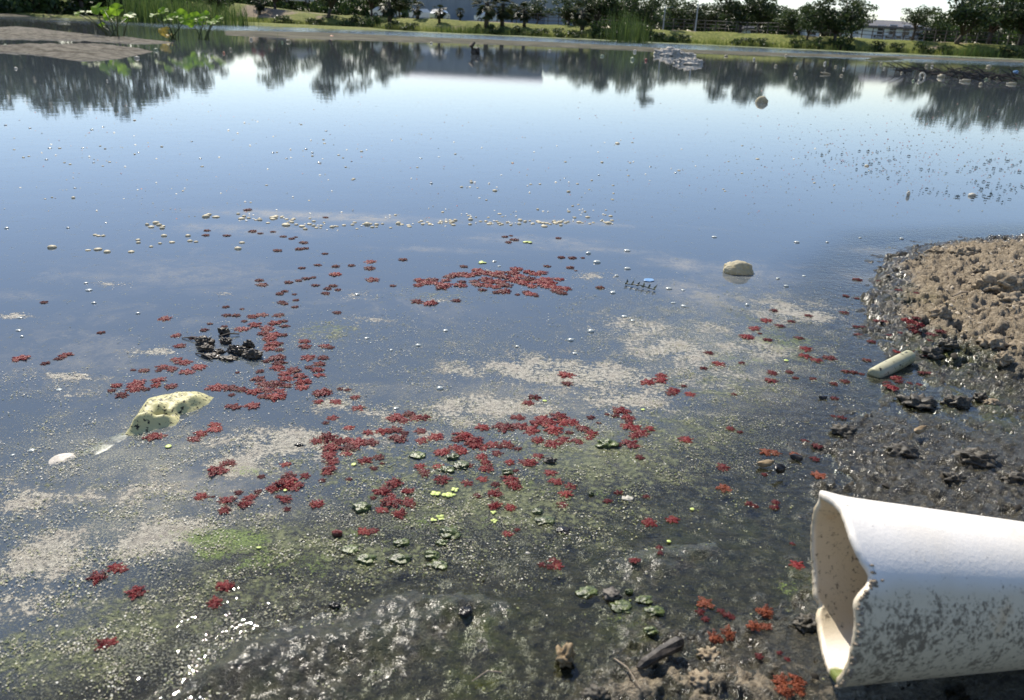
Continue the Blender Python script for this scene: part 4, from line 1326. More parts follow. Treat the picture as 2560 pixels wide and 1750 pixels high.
M_WEED = simple('water_weed', (0.016, 0.026, 0.014), (0.05, 0.065, 0.03), 60, .35, 0, 10, .5, .35)
sprig_me = []
for k in range(6):
    V, Fc = sprig_mesh(k, 1 + k % 4)
    me = bpy.data.meshes.new('water_weed')
    me.from_pydata([tuple(map(float, v)) for v in V], [], Fc)
    me.materials.append(M_WEED)
    sprig_me.append(me)
LINES = [((2285, 477), (2455, 499), 26, 'sprigs of dark weed in the line nearest the bank'), ((2425, 462), (2600, 478), 34, 'sprigs of dark weed in the thick line at the right edge'), ((2462, 482), (2520, 505), 16, 'sprigs of dark weed in the clump nearest the right bank'),
         ((2462, 403), (2600, 412), 16, 'sprigs of dark weed in the farthest line at the right edge'), ((2150, 432), (2380, 425), 16, 'sprigs of dark weed in the broken row mid right'), ((2060, 405), (2280, 398), 18, 'sprigs of dark weed in the thin far row'),
         ((2400, 420), (2560, 430), 16, 'sprigs of dark weed between the lines at the right'), ((2000, 388), (2260, 378), 14, 'sprigs of dark weed in the faint farthest row'), ((2185, 437), (2260, 442), 7, 'sprigs of dark weed beside the white stick')]
for (a, b, n, lb) in LINES:
    for k in range(n):
        t = (k + random.uniform(-.4, .4)) / n
        u, v = a[0] + (b[0] - a[0]) * t + random.gauss(0, 8), a[1] + (b[1] - a[1]) * t + random.gauss(0, 6)
        p, s = at(u, v), scale_at(u, v)
        o = link(bpy.data.objects.new('water_weed', random.choice(sprig_me)))
        o.location = (p[0], p[1], .002)
        q = random.uniform(1.5, 3.6) * s
        o.scale = (q, q, q * random.uniform(.9, 1.7))
        o.rotation_euler = (0, 0, random.uniform(-1.1, 1.1) + (PI if random.random() < .5 else 0))
        tag(o, lb, 'water weed', lb)
# the feathery dark sprig near the blue scrap
p, s = at(1600, 720), scale_at(1600, 720)
r = empty('weed_sprig', (p[0], p[1], .002), -.55)
tag(r, 'single dark weed sprig with five pairs of leaves by the blue scrap', 'water weed')
V, Fc = tube([(-40 * s, 0, 0), (0, 2 * s, 4 * s), (40 * s, 0, 0)], [1.1 * s, 1.3 * s, .8 * s], 6)
mesh_obj('stem', V, Fc, M_WEED, r, True)
for k in range(6):
    x = (-38 + 15 * k) * s
    for sg in (-1, 1):
        V = [(x - 3 * s, 0, 0), (x + 3 * s, 0, 0), (x + 2.5 * s, sg * 7 * s, 5 * s), (x + (k % 3 - 1) * 3 * s, sg * (10 + k % 2 * 4) * s, (8 + 3 * sg) * s), (x - 2.5 * s, sg * 6 * s, 5 * s)]
        mesh_obj('leaf', V, [(0, 1, 2, 4), (4, 2, 3)], M_WEED, r)

# far flecks of duckweed and bubbles beyond counting
def fleck_cloud(name, pts, sizes, mat, col, seed, zr=(0.0004, 0.0012), tilt=.12, sides=6, thick=0.35):
    """small irregular raised flakes at pts (n,3)"""
    rng = np.random.default_rng(seed)
    n = len(pts)
    a = np.linspace(0, 2 * PI, sides, endpoint=False)[None, :] + rng.uniform(0, 6, (n, 1))
    r = sizes[:, None] * rng.uniform(.55, 1.2, (n, sides))
    tx, ty = rng.normal(0, tilt, (n, 1)), rng.normal(0, tilt, (n, 1))
    X, Y = r * np.cos(a), r * np.sin(a)
    z0 = pts[:, 2:3] + rng.uniform(zr[0], zr[1], (n, 1))
    ring = np.stack([pts[:, :1] + X, pts[:, 1:2] + Y, z0 + tx * X + ty * Y], -1)
    cen = np.stack([pts[:, 0], pts[:, 1], z0[:, 0] + sizes * thick * rng.uniform(.3, 1, n)], -1)[:, None]
    V = np.concatenate([ring, cen], 1).reshape(-1, 3)
    b = (np.arange(n) * (sides + 1))[:, None]
    k = np.arange(sides)[None, :]
    Fq = np.stack([b + k, b + (k + 1) % sides, b + sides + 0 * k], -1).reshape(-1, 3)
    return tri_soup(name, V, Fq, mat, np.repeat(col, sides + 1, 0))


def vcol_mat(name, rough=.5, spec=.4, trans=0.0):
    t = NT(name)
    c = t.n('Attribute', attribute_name='col').outputs['Color']
    b = t.n('BsdfPrincipled', {'Base Color': c, 'Roughness': rough, 'Specular IOR Level': spec})
    if trans: b = t.n('MixShader', {0: trans, 1: b, 2: t.n('BsdfTranslucent', {'Color': c})})
    return t.surf(b)


M_FLECK = vcol_mat('scum_fleck', .6, .25)


def sample(dens, n, region, seed):
    rng = np.random.default_rng(seed)
    out = []
    tot = 0
    while tot < n:
        m = n * 3
        u, v = rng.uniform(region[0], region[2], m), rng.uniform(region[1], region[3], m)
        # even on the ground: draw y between the two row distances
        y0, y1 = at(1280, region[3])[1], at(1280, region[1])[1]
        y = rng.uniform(y0, y1, m)
        x = rng.uniform(-1, 1, m) * (0.12 + .72 * y)
        clump = np.clip(.32 + 1.1 * fbm(x * 30, y * 30, 4), 0.01, 1.3)
        keep = rng.uniform(0, 1, m) < dens(x, y) * clump
        out.append(np.stack([x[keep], y[keep]], -1))
        tot += keep.sum()
    P = np.concatenate(out)[:n]
    z = np.maximum(terrain(P[:, 0], P[:, 1]), 0)
    ok = z < .004
    return np.concatenate([P, z[:, None]], 1)[ok]


def pick(cols, n, rng, jit=.25):
    c = np.array(cols)[rng.integers(0, len(cols), n)]
    return np.clip(c * rng.uniform(1 - jit, 1 + jit, (n, 1)), 0, 1)


for nm, dens, n, s0, s1, cols, lab in [
    ('pale_scum', lambda x, y: np.maximum(SPECK(x, y) ** 1.5, TAN(x, y)), 26000, .0003, .0010, [(.52, .49, .39), (.40, .37, .28), (.60, .58, .49), (.30, .27, .20)], 'pale speckled scum drifting over the near water'),
    ('algae_flecks', lambda x, y: np.maximum(GREEN(x, y), .3 * SPECK(x, y)), 26000, .0003, .0012, [(.10, .12, .035), (.17, .19, .07), (.24, .24, .12), (.06, .08, .02), (.30, .29, .18)], 'olive algae crumbs floating over the shallows')]:
    P = sample(dens, n, (0, 660, 2560, 1900), n % 91 + (3 if nm[0] == 'p' else 8))
    rng = np.random.default_rng(len(P))
    sz = rng.uniform(0, 1, len(P)) ** 2.2 * (s1 - s0) + s0
    o = fleck_cloud(nm, P, sz, M_FLECK, pick(cols, len(P), rng), 5, tilt=.15, sides=5)
    tag(o, lab, 'scum', kind='stuff')
# duckweed specks over the right mid water and far water
rng = np.random.default_rng(77)
n = 1500
u = np.concatenate([rng.normal(2250, 230, 900), rng.uniform(0, 2560, 600)])
v = np.concatenate([rng.normal(390, 55, 900), rng.uniform(250, 560, 600)])
kk = (v > horizon(u) + 110)
P = np.array([at(a, b) for a, b in zip(u[kk], v[kk])])
sc = np.array([scale_at(a, b) for a, b in zip(u[kk], v[kk])])
o = fleck_cloud('duckweed_specks', P, sc * rng.uniform(.8, 2.6, len(P)), M_FLECK, pick([(.10, .11, .06), (.22, .12, .09), (.20, .19, .12), (.30, .08, .06), (.12, .12, .08)], len(P), rng), 6, thick=.6)
tag(o, 'tiny dark specks of drifting duckweed over the far right water', 'duckweed', kind='stuff')

# ------------------------------------------------------------------ foam bubbles
M_BUB = simple('cream_foam', (0.74, 0.66, 0.46), (0.64, 0.56, 0.37), 90, .55, 0, 10, .3, .12, .3)
M_BUBW = simple('clear_bubble', (0.46, 0.48, 0.43), (0.32, 0.35, 0.32), 60, .2, 0, 10, .7, .15)
bub_me = []
for k in range(5):
    V, Fc = blob_mesh(1, 1, .85, 20 + k, .10, 2)
    me = bpy.data.meshes.new('foam_bubble')
    me.from_pydata(V, [], Fc)
    me.polygons.foreach_set('use_smooth', [True] * len(Fc))
    me.materials.append(M_BUB if k < 3 else M_BUBW)
    bub_me.append(me)
BUB = []
def band(pts, n, sv, smin, smax, lb, mats=(0, 3)):
    pts = np.array(pts, float)
    L = np.concatenate([[0], np.cumsum(np.hypot(*np.diff(pts, axis=0).T))])
    for k in range(n):
        t = random.uniform(0, L[-1])
        BUB.append((np.interp(t, L, pts[:, 0]) + random.gauss(0, 6), np.interp(t, L, pts[:, 1]) + random.gauss(0, sv), random.uniform(smin, smax) * (1.5 if random.random() < .12 else 1), lb, random.randrange(*mats)))
def field(u0, v0, u1, v1, n, smin, smax, lb, mats=(0, 5)):
    for k in range(n):
        BUB.append((random.uniform(u0, u1), random.uniform(v0, v1), random.uniform(smin, smax) * (1.6 if random.random() < .08 else 1), lb, random.randrange(*mats)))
A_ = 'cream foam beads crowded along the pale drift line'
band([(595, 545), (700, 548), (780, 562), (930, 565), (1080, 558), (1250, 556), (1330, 558), (1420, 555), (1500, 552), (1545, 550)], 140, 5, 5, 11, A_)
band([(740, 530), (900, 535), (1100, 535), (1300, 530), (1500, 525)], 26, 8, 4, 8, A_)
B_ = 'cream foam lumps gathered at the left end of the drift line'
for (u, v, w) in [(368, 562, 14), (378, 568, 16), (390, 558, 18), (398, 563, 16), (405, 571, 14), (408, 566, 12), (515, 542, 22), (522, 537, 16), (540, 543, 18), (604, 547, 18), (610, 541, 12), (684, 545, 22), (690, 541, 14), (715, 563, 26), (755, 566, 18), (763, 573, 14), (830, 568, 14),
                  (238, 588, 12), (246, 590, 14), (258, 590, 12), (130, 619, 22), (268, 630, 18), (328, 630, 16), (345, 600, 14), (346, 607, 14), (410, 590, 16), (430, 606, 18), (400, 609, 12), (220, 626, 14), (245, 624, 20), (378, 617, 12), (470, 590, 14), (475, 603, 14), (490, 605, 12), (595, 622, 20), (605, 607, 14)]:
    BUB.append((u, v, w * .8, B_, random.randrange(3)))
C_ = 'white foam bubbles scattered over the open blue water'
field(0, 300, 860, 420, 58, 6, 9, 'white foam bubbles far out on the left open water', (0, 5))
field(0, 420, 860, 530, 24, 5, 8, 'sparse white bubbles left, just beyond the foam drift line', (0, 5))
field(860, 350, 1760, 470, 44, 5, 9, 'white bubbles scattered over the open water mid pond', (0, 5))
field(1150, 450, 1560, 545, 32, 6, 9, 'cream bubbles strewn just beyond the right half of the drift line', (0, 3))
field(1760, 360, 2200, 480, 14, 6, 9, 'few white bubbles left of the dark weed lines', (0, 3))
D_ = 'clear domed bubbles on the dark water before the red raft'
for (u, v, w) in [(1471, 634, 16), (1492, 656, 20), (1568, 672, 18), (1672, 722, 18), (1709, 766, 16), (1683, 758, 12), (1532, 732, 18), (1477, 829, 22), (1426, 851, 18), (1561, 792, 16), (1582, 802, 14), (1114, 827, 16), (1045, 864, 16), (1293, 867, 12), (1437, 884, 14), (978, 876, 12), (917, 846, 14), (1100, 972, 20), (990, 1021, 16),
                  (893, 737, 14), (1236, 654, 14), (1248, 666, 10), (1568, 627, 20), (1786, 593, 16), (1992, 606, 16), (2150, 595, 9), (2254, 597, 11), (1945, 697, 12), (1966, 716, 14), (1868, 763, 14), (1708, 726, 12), (1541, 690, 12), (50, 795, 14), (46, 826, 16), (55, 842, 12), (148, 975, 16), (80, 1127, 20), (32, 1138, 12),
                  (215, 708, 12), (222, 726, 18), (345, 784, 12), (235, 758, 12), (1245, 1340, 0), (170, 570, 10), (17, 571, 12), (265, 557, 9), (2068, 606, 10), (2010, 690, 10)]:
    if w: BUB.append((u, v, w, D_, 3 + random.randrange(2)))
BUB.sort(key=lambda b: -b[2])
for i, (u, v, w, lb, k) in enumerate(BUB[:290]):
    p, s = at(u, v), scale_at(u, v)
    o = link(bpy.data.objects.new('foam_bubble', bub_me[k]))
    q = w * s / 2 * (1.0 if lb in (A_, B_) else .8)
    o.location = (p[0], p[1], q * .10)
    o.scale = (q * random.uniform(.9, 1.3), q * random.uniform(.9, 1.2), q * random.uniform(.4, .85))
    o.rotation_euler = (0, 0, random.uniform(0, 6))
    tag(o, lb, 'foam bubble', lb)
rest = BUB[290:]
if rest:
    P = np.array([at(b[0], b[1]) for b in rest])
    sz = np.array([b[2] * scale_at(b[0], b[1]) / 2 for b in rest])
    rng = np.random.default_rng(5)
    o = fleck_cloud('small_bubbles', P, sz, M_FLECK, pick([(.62, .60, .50)], len(P), rng, .1), 8, thick=.9, sides=7, tilt=.02)
    tag(o, 'smallest foam bubbles dotted between the larger ones', 'foam', kind='stuff')

# ------------------------------------------------------------------ broken white pipe
def pipe_mat():
    t = NT('stained_white_plastic')
    co = t.obj()                                   # x along the pipe, z up
    n = t.noise(95, 6, .65, co)
    nf = t.noise(330, 5, .68, co)
    nl = t.noise(11, 3, .5, co)
    low = t.attr('grime_bounce')                          # dirt splashed over the lower and inner wall, plus painted-in bounce light
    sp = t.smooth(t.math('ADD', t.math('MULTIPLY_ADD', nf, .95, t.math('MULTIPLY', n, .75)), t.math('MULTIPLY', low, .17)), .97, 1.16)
    stain_bounce = t.smooth(t.math('ADD', t.math('MULTIPLY', nl, .8), t.math('MULTIPLY', low, .55)), .22, .80)
    c = t.mixc(t.math('MULTIPLY', stain_bounce, .85), (.84, .79, .71), (.60, .49, .31))  # tan dirt that also paints warm bounce light onto the shaded side
    rust = t.smooth(t.math('ADD', t.noise(16, 4, .6, co), t.math('MULTIPLY', low, .05)), .66, .76)
    c = t.mixc(t.math('MULTIPLY', rust, .5), c, (.55, .34, .15))
    c = t.mixc(t.math('MULTIPLY', sp, .85), c, t.mixc(n, (.06, .045, .028), (.15, .12, .08)))
    alg = t.smooth(t.math('ADD', t.attr('algae'), t.math('MULTIPLY_ADD', nf, .5, -.25)), .5, .8)
    c = t.mixc(alg, c, (.14, .17, .04))
    b = t.n('Bump', {'Height': t.math('ADD', nf, sp), 'Strength': .25, 'Distance': .0015})
    return t.surf(t.n('BsdfPrincipled', {'Base Color': c, 'Roughness': t.math('MULTIPLY_ADD', sp, .35, .42), 'Specular IOR Level': .4, 'Normal': b.outputs[0], 'Subsurface Weight': .0}))


PR, PYAW, PPIT, PTAP = .0596, .2073, -.1355, 1.2
PX, PY = .2323, .441
d = Vector((math.cos(PPIT) * math.cos(PYAW), math.cos(PPIT) * math.sin(PYAW), math.sin(PPIT)))
sd_ = Vector((-math.sin(PYAW), math.cos(PYAW), 0))      # away from the camera
up_ = d.cross(sd_)
if up_.z < 0: up_ = -up_
# the broken mouth: its near and far edge as seen in the photograph, turned into an offset along the axis for every angle (0 top, 90 near side, 180 bottom)
PC = Vector((PX, PY, .0655))
PK = .985                                       # a slightly smaller pipe a little nearer, resting on the mud
NEAR = [(2052, 1225), (2082, 1231), (2104, 1254), (2120, 1290), (2130, 1326), (2142, 1356), (2162, 1400), (2186, 1440), (2183, 1455), (2168, 1478), (2150, 1496), (2145, 1515), (2149, 1575), (2141, 1628), (2131, 1682), (2113, 1722), (2100, 1740)]
FARE = [(2052, 1225), (2034, 1252), (2025, 1298), (2023, 1360), (2027, 1413), (2028, 1485), (2030, 1508), (2048, 1516), (2046, 1530), (2036, 1538), (2036, 1553), (2041, 1592), (2052, 1653), (2066, 1700), (2084, 1729), (2100, 1740)]


def px_of(p):
    q = (np.array(p) - np.array([0, 0, H])) @ MW
    return CX - F * q[0] / q[2], CY + F * q[1] / q[2]


_ys = [px_of(PC - d * .012 + (up_ * math.cos(q) - sd_ * math.sin(q)) * PR)[1] for q in np.linspace(0, 6.28, 90)]
_y0, _y1 = min(_ys) + 1, max(_ys) - 1


def mouth(a):
    rd = up_ * math.cos(a) - sd_ * math.sin(a)
    curve = FARE if rad(135) < a < rad(326) else NEAR
    cx_, cy_ = zip(*curve)
    cy_ = [_y0 + (q - 1225) * (_y1 - _y0) / 508 for q in cy_]
    best = (1e9, 0)
    for o in np.linspace(-.075, .06, 271):
        x, y = px_of(PC + d * o + rd * PR * (1 - PTAP * o))
        e = abs(x - np.interp(y, cy_, cx_))
        if e < best[0]: best = (e, o)
    return best[1]


ra = np.arange(0, 361, 2.0)
ro = np.array([mouth(rad(q)) for q in ra])
for lo_, hi_, mid_ in ((122, 150, None), (304, 350, .003)):
    _k = (ra > lo_) & (ra < hi_)
    e0, e1 = ro[int(lo_ // 2)], ro[int(hi_ // 2)]
    _t = (ra[_k] - lo_) / (hi_ - lo_)
    ro[_k] = e0 + (e1 - e0) * _t * _t * (3 - 2 * _t) - (mid_ or 0) * np.sin(PI * _t)
ro = np.convolve(np.concatenate([ro[-3:-1], ro, ro[1:3]]), [.08, .2, .44, .2, .08], 'valid')
NA, NT_ = 180, 70
ang = np.linspace(0, 2 * PI, NA, endpoint=False)
rim = np.interp(np.degrees(ang), ra, ro) + .0006 * noise(ang * 22, ang * 0 + 1)
tt = np.linspace(0, 1, NT_) ** 1.4
LEN = .42
WALL = .0058
V, gr, al = [], [], []
ring_dir = [up_ * math.cos(a) - sd_ * math.sin(a) for a in ang]
flare = .0018 * np.exp(-(((ang + PI) % (2 * PI) - PI + rad(25)) / .6) ** 2)
for layer, r0 in ((0, PR), (1, PR - WALL)):
    for j in range(NT_):
        for i in range(NA):
            ax = rim[i] + (LEN - rim[i]) * tt[j]
            r = r0 * (1 - PTAP * ax) + flare[i] * math.exp(-((ax - rim[i]) / .014) ** 2)
            if j == 0: r += (-1 if layer == 0 else 1) * WALL * .22
            p = d * ax + ring_dir[i] * r
            V.append(tuple(p))
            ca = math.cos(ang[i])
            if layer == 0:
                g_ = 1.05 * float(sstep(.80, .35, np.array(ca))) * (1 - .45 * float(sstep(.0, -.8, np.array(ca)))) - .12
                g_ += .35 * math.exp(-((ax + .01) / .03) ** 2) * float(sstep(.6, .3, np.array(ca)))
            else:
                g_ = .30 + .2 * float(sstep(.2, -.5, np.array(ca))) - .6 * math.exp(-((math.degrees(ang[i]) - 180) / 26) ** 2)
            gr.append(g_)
            al.append(math.exp(-((math.degrees(ang[i]) - 150) / 16) ** 2) * math.exp(-((ax - rim[i]) / .016) ** 2) * 1.1)
Fc = []
def vi(l, j, i): return (l * NT_ + j) * NA + i % NA
for i in range(NA):
    for j in range(NT_ - 1):
        Fc.append((vi(0, j, i), vi(0, j, i + 1), vi(0, j + 1, i + 1), vi(0, j + 1, i)))
        Fc.append((vi(1, j, i), vi(1, j + 1, i), vi(1, j + 1, i + 1), vi(1, j, i + 1)))
    Fc.append((vi(0, 0, i), vi(1, 0, i), vi(1, 0, i + 1), vi(0, 0, i + 1)))
    Fc.append((vi(0, NT_ - 1, i), vi(0, NT_ - 1, i + 1), vi(1, NT_ - 1, i + 1), vi(1, NT_ - 1, i)))
pipe = mesh_obj('broken_pipe', V, Fc, pipe_mat(), None, True)
for k, a in (('grime_bounce', gr), ('algae', al)):
    at_ = pipe.data.attributes.new(k, 'FLOAT', 'POINT')
    at_.data.foreach_set('value', np.array(a, np.float32))
pipe.location = Vector((0, 0, H)) + (PC - Vector((0, 0, H))) * PK
pipe.scale = (PK, PK, PK)
tag(pipe, 'broken white plastic pipe with jagged mouth lying on the dark mud', 'pipe')
# crust of dried mud on the broken near edge
V, Fc = [], []
for k in range(60):
    deg = random.gauss(52, 8) if random.random() < .45 else random.uniform(48, 130)
    off = np.interp(deg, ra, ro)
    a = rad(deg)
    ax = off + abs(random.gauss(0, .0018 if deg < 70 else .0009)) + .0004
    c = d * ax + (up_ * math.cos(a) - sd_ * math.sin(a)) * (PR * (1 - PTAP * ax) - .0003)
    v, f = blob_mesh(random.uniform(.0008, .0024), random.uniform(.0008, .002), random.uniform(.0006, .0014), k, .3, 1)
    o = len(V)
    V += [tuple(Vector(q) + c) for q in v]
    Fc += [tuple(i + o for i in q) for q in f]
M_CRUST = simple('dried_mud', (.20, .16, .11), (.33, .27, .20), 300, .9)
mc = mesh_obj('mud_crust', V, Fc, M_CRUST, pipe, True)

# ------------------------------------------------------------------ crumpled foam sheet
def speckled(name, base, base2, dirt=.56, sc=70, trans=0.0):
    t = NT(name)
    co = t.obj()
    n = t.noise(sc, 5, .65, co)
    c = t.mixc(t.noise(sc * .3, 3, .5, co), base, base2)
    c = t.mixc(t.smooth(n, dirt, dirt + .05), c, (.03, .027, .018))
    b = t.n('Bump', {'Height': t.noise(sc * .5, 4, .6, co), 'Strength': .3, 'Distance': .003})
    p = t.n('BsdfPrincipled', {'Base Color': c, 'Roughness': .5, 'Specular IOR Level': .4, 'Normal': b.outputs[0]})
    if trans: p = t.n('MixShader', {0: trans, 1: p, 2: t.n('BsdfTranslucent', {'Color': c})})
    return t.surf(p)


def A(x, y): return x / 2.372, 480 + y / 2.372
sheet_px = [A(*q) for q in [(740, 1440), (800, 1350), (845, 1270), (880, 1225), (960, 1205), (1080, 1190), (1180, 1185), (1270, 1218), (1230, 1260), (1150, 1300), (1070, 1325), (1060, 1360), (1040, 1385), (940, 1405), (850, 1435), (790, 1445)]]
c0, c1 = at(*A(840, 1420)), at(*A(1210, 1230))
c2, c3 = at(*A(850, 1330)), at(*A(1060, 1365))
def seg(X, Y, a, b):
    ex, ey = b[0] - a[0], b[1] - a[1]
    t = np.clip(((X - a[0]) * ex + (Y - a[1]) * ey) / (ex * ex + ey * ey), 0, 1)
    return np.hypot(X - a[0] - t * ex, Y - a[1] - t * ey), t
def sheet_ridge(X, Y, Z, s):
    d1, t1 = seg(X, Y, at(*A(880, 1330)), at(*A(1220, 1240)))
    d2, t2 = seg(X, Y, at(*A(800, 1400)), at(*A(1060, 1370)))
    d3, t3 = seg(X, Y, at(*A(860, 1280)), at(*A(800, 1400)))
    inn = sstep(0, .012, s)
    h = .0070 * np.exp(-(d1 / .022) ** 2) * (.5 + .5 * np.sin(t1 * PI)) * (1 + .5 * fbm(X * 45 + 9, Y * 45, 3)) + .0065 * np.exp(-(d2 / .010) ** 2) + .006 * np.exp(-(d3 / .012) ** 2)
    crease, _ = seg(X, Y, at(*A(930, 1350)), at(*A(1070, 1335)))
    h = h - .006 * np.exp(-(crease / .006) ** 2)
    return Z + h * inn + .0028 * inn * fbm(X * 60, Y * 60, 3)
sh = mound('foam_sheet', sheet_px, .006, .01, speckled('dirty_cream_sheet', (.70, .64, .30), (.58, .54, .28), .548, 230, .2), .0022, .0008, 40, 0, sheet_ridge)
tag(sh, 'crumpled cream plastic sheet with black specks poking out of the water', 'plastic sheet')
# drowned tail of the sheet, pale under the surface, with a dry tip
def film_mat():
    t = NT('pale_film')
    n = t.noise(55, 5, .6, t.obj())
    b = t.n('BsdfPrincipled', {'Base Color': (.24, .27, .19, 1), 'Roughness': .4})
    return t.surf(t.n('MixShader', {0: t.math('MULTIPLY', t.smooth(n, .38, .62), .62), 1: t.n('BsdfTransparent'), 2: b}))


M_TAIL = film_mat()
tip = mound('plastic_scrap', [(120, 1152), (132, 1142), (160, 1133), (185, 1134), (188, 1142), (170, 1152), (140, 1160), (124, 1163)], .006, .01, speckled('wrinkled_pale_scrap', (.62, .56, .46), (.5, .44, .36), .62, 240), .002, .0016, 70)
tag(tip, 'small wrinkled pale scrap left of the crumpled sheet', 'plastic scrap')
tl = mound('sunken_film', [(190, 1140), (225, 1115), (290, 1085), (330, 1075), (318, 1095), (270, 1125), (215, 1150)], .0012, .02, M_TAIL, .003, .0006, 40)
tag(tl, 'pale drowned film trailing from the crumpled sheet', 'plastic film')
# small cylinder of foam at the waterline
g0, g1 = spot(2182, 940), spot(2272, 905)
vec = (g1 - g0)
s = scale_at(2225, 925)
L, Rr = vec.length * 1.0, 19 * s
V, Fc = lathe([(-L / 2, 0), (-L / 2, Rr * .80), (-L / 2 + .004, Rr * .96), (-L * .2, Rr), (L * .25, Rr * .98), (L / 2 - .003, Rr * .95), (L / 2, Rr * .8), (L / 2 - .001, 0)], 28)
cy = mesh_obj('foam_float', V, Fc, speckled('mossy_float', (.50, .46, .33), (.25, .25, .11), .58, 150), None, True)
cy.location = (g0 + g1) / 2 + Vector((0, 0, Rr * .45))
cy.rotation_euler = (0.3, -.10, math.atan2(vec.y, vec.x))
tag(cy, 'mossy white cylinder float stranded at the edge of the bank', 'float')
# blue scrap
lump('plastic_scrap', 1622, 701, 32, 3, M_BLUE, 'small blue plastic scrap beside the dark weed sprig', 'plastic scrap', 41, .12, None, 3, .2)
lump('plastic_scrap', 2430, 490, 20, 8, M_WHITE, 'white plastic scrap among the dark weed near the right edge', 'plastic scrap', 42, .12, None, 3, .2)
lump('shell', 2270, 490, 10, 12, M_WHITE, 'white stick end standing in the weed row', 'shell', 43, .2, None, 2, .1)

# ------------------------------------------------------------------ dark weed clump in the left water
cl = [(1215, 890, 95, 55, 0), (1225, 925, 80, 40, 3), (1330, 830, 60, 45, 1), (1340, 885, 60, 35, 2), (1395, 930, 80, 45, 4), (1475, 905, 60, 50, 5), (1500, 965, 105, 50, 6), (1430, 945, 90, 45, 7), (1300, 945, 60, 24, 8), (1250, 970, 90, 20, 9), (1350, 985, 90, 18, 10)]
base = at(*A(1360, 940))
r = empty('dead_weed_clump', (base[0], base[1], 0))
tag(r, 'black rotting weed clump among the red ferns at the left', 'dead plants')
M_ROT = simple('rotten_weed', (.014, .012, .008), (.10, .072, .042), 160, .5, 1.0, 420, .35, coat=.12)
for (x, y, w, h, sd) in cl:
    u, v = A(x, y + h * .3)
    p, s = at(u, v), scale_at(u, v) / 2.372
    V, Fc = blob_mesh(w * s * .5, w * s * .38, h * s * .62, sd, .34, 4, None, 2.6)
    o = mesh_obj('clod', V, Fc, M_ROT, r, True)
    o.location = (p[0] - base[0], p[1] - base[1], h * s * .22)
for (x0, y0, x1, y1) in [(1080, 870, 1215, 885), (1160, 960, 1260, 1000), (1300, 860, 1420, 850)]:
    a, b = at(*A(x0, y0)), at(*A(x1, y1))
    V, Fc = tube([(a[0] - base[0], a[1] - base[1], .001), ((a[0] + b[0]) / 2 - base[0], (a[1] + b[1]) / 2 - base[1], .004), (b[0] - base[0], b[1] - base[1], .002)], [.0008, .0012, .001], 5)
    mesh_obj('stem', V, Fc, M_TWIG, r)

# ------------------------------------------------------------------ red water ferns
def frond_geo(rng, n=6, L=1.0):
    """one branch of overlapping scale leaves along +x"""
    V, Fc, col = [], [], []
    for k in range(n):
        t = (k + .7) / n
        for y0 in ((-.15, -.055, .055, .15) if k < n - 1 else (-.07, .07)):
            y = y0 * (1.15 - .35 * t)
            c = np.array([t * L + rng.normal(0, .02) - abs(y0) * .3, y + rng.normal(0, .015), .14 + .08 * (1 - t) + .11 * rng.uniform() - abs(y0) * .35])
            r = .082 * rng.uniform(.75, 1.25) * (1.08 - .2 * t)
            nrm = np.array([rng.normal(.25, .45), np.sign(y0) * .35 + rng.normal(0, .4), 1.0])
            nrm /= np.linalg.norm(nrm)
            ax = np.cross(nrm, [0, 1, 0]); ax /= np.linalg.norm(ax)
            ay = np.cross(nrm, ax)
            o = len(V)
            V.append(c + nrm * r * .40)
            for j in range(5):
                a = 2 * PI * j / 5 + .3
                V.append(c + ax * r * math.cos(a) * 1.15 + ay * r * math.sin(a) * .9 - nrm * r * .2)
            Fc += [(o, o + 1 + j, o + 1 + (j + 1) % 5) for j in range(5)]
            cc = rng.uniform(0, 1)
            col += [cc] + [cc * .5] * 5  # rims darkened to paint shade into the gaps between leaflets
    return np.array(V), np.array(Fc), np.array(col)


def fern_geo(seed):
    rng = np.random.default_rng(seed)
    Vs, Fs, cs = [], [], []
    nb = rng.integers(11, 14)
    o = 0
    for b in range(nb):
        V, Fc, c = frond_geo(rng, rng.integers(6, 9), rng.uniform(.7, 1.0))
        a = 2 * PI * b / nb + rng.normal(0, .18)
        if rng.uniform() < .10: continue
        X, Y = V[:, 0] * math.cos(a) - V[:, 1] * math.sin(a), V[:, 0] * math.sin(a) + V[:, 1] * math.cos(a)
        Vs.append(np.stack([X, Y, V[:, 2]], -1)); Fs.append(Fc + o); cs.append(c)
        o += len(V)
    return np.concatenate(Vs), np.concatenate(Fs), np.concatenate(cs)


def fern_mat(name, dark, mid, light):
    t = NT(name)
    a = t.n('Attribute', attribute_name='col').outputs['Fac']
    r = t.n('ObjectInfo').outputs['Random']
    k = t.math('ADD', t.math('MULTIPLY', a, .45), t.math('MULTIPLY', r, .60))
    c = t.mixc(t.smooth(k, 0, .62), dark, mid)
    c = t.mixc(t.smooth(k, .70, 1.02), c, light)
    c = t.mixc(t.math('MULTIPLY', t.smooth(t.noise(1.1, 2, .5, t.obj()), .55, .75), .55), c, (.20, .11, .035))
    b = t.n('BsdfPrincipled', {'Base Color': c, 'Roughness': .5, 'Specular IOR Level': .2})
    return t.surf(t.n('MixShader', {0: .14, 1: b, 2: t.n('BsdfTranslucent', {'Color': c})}))


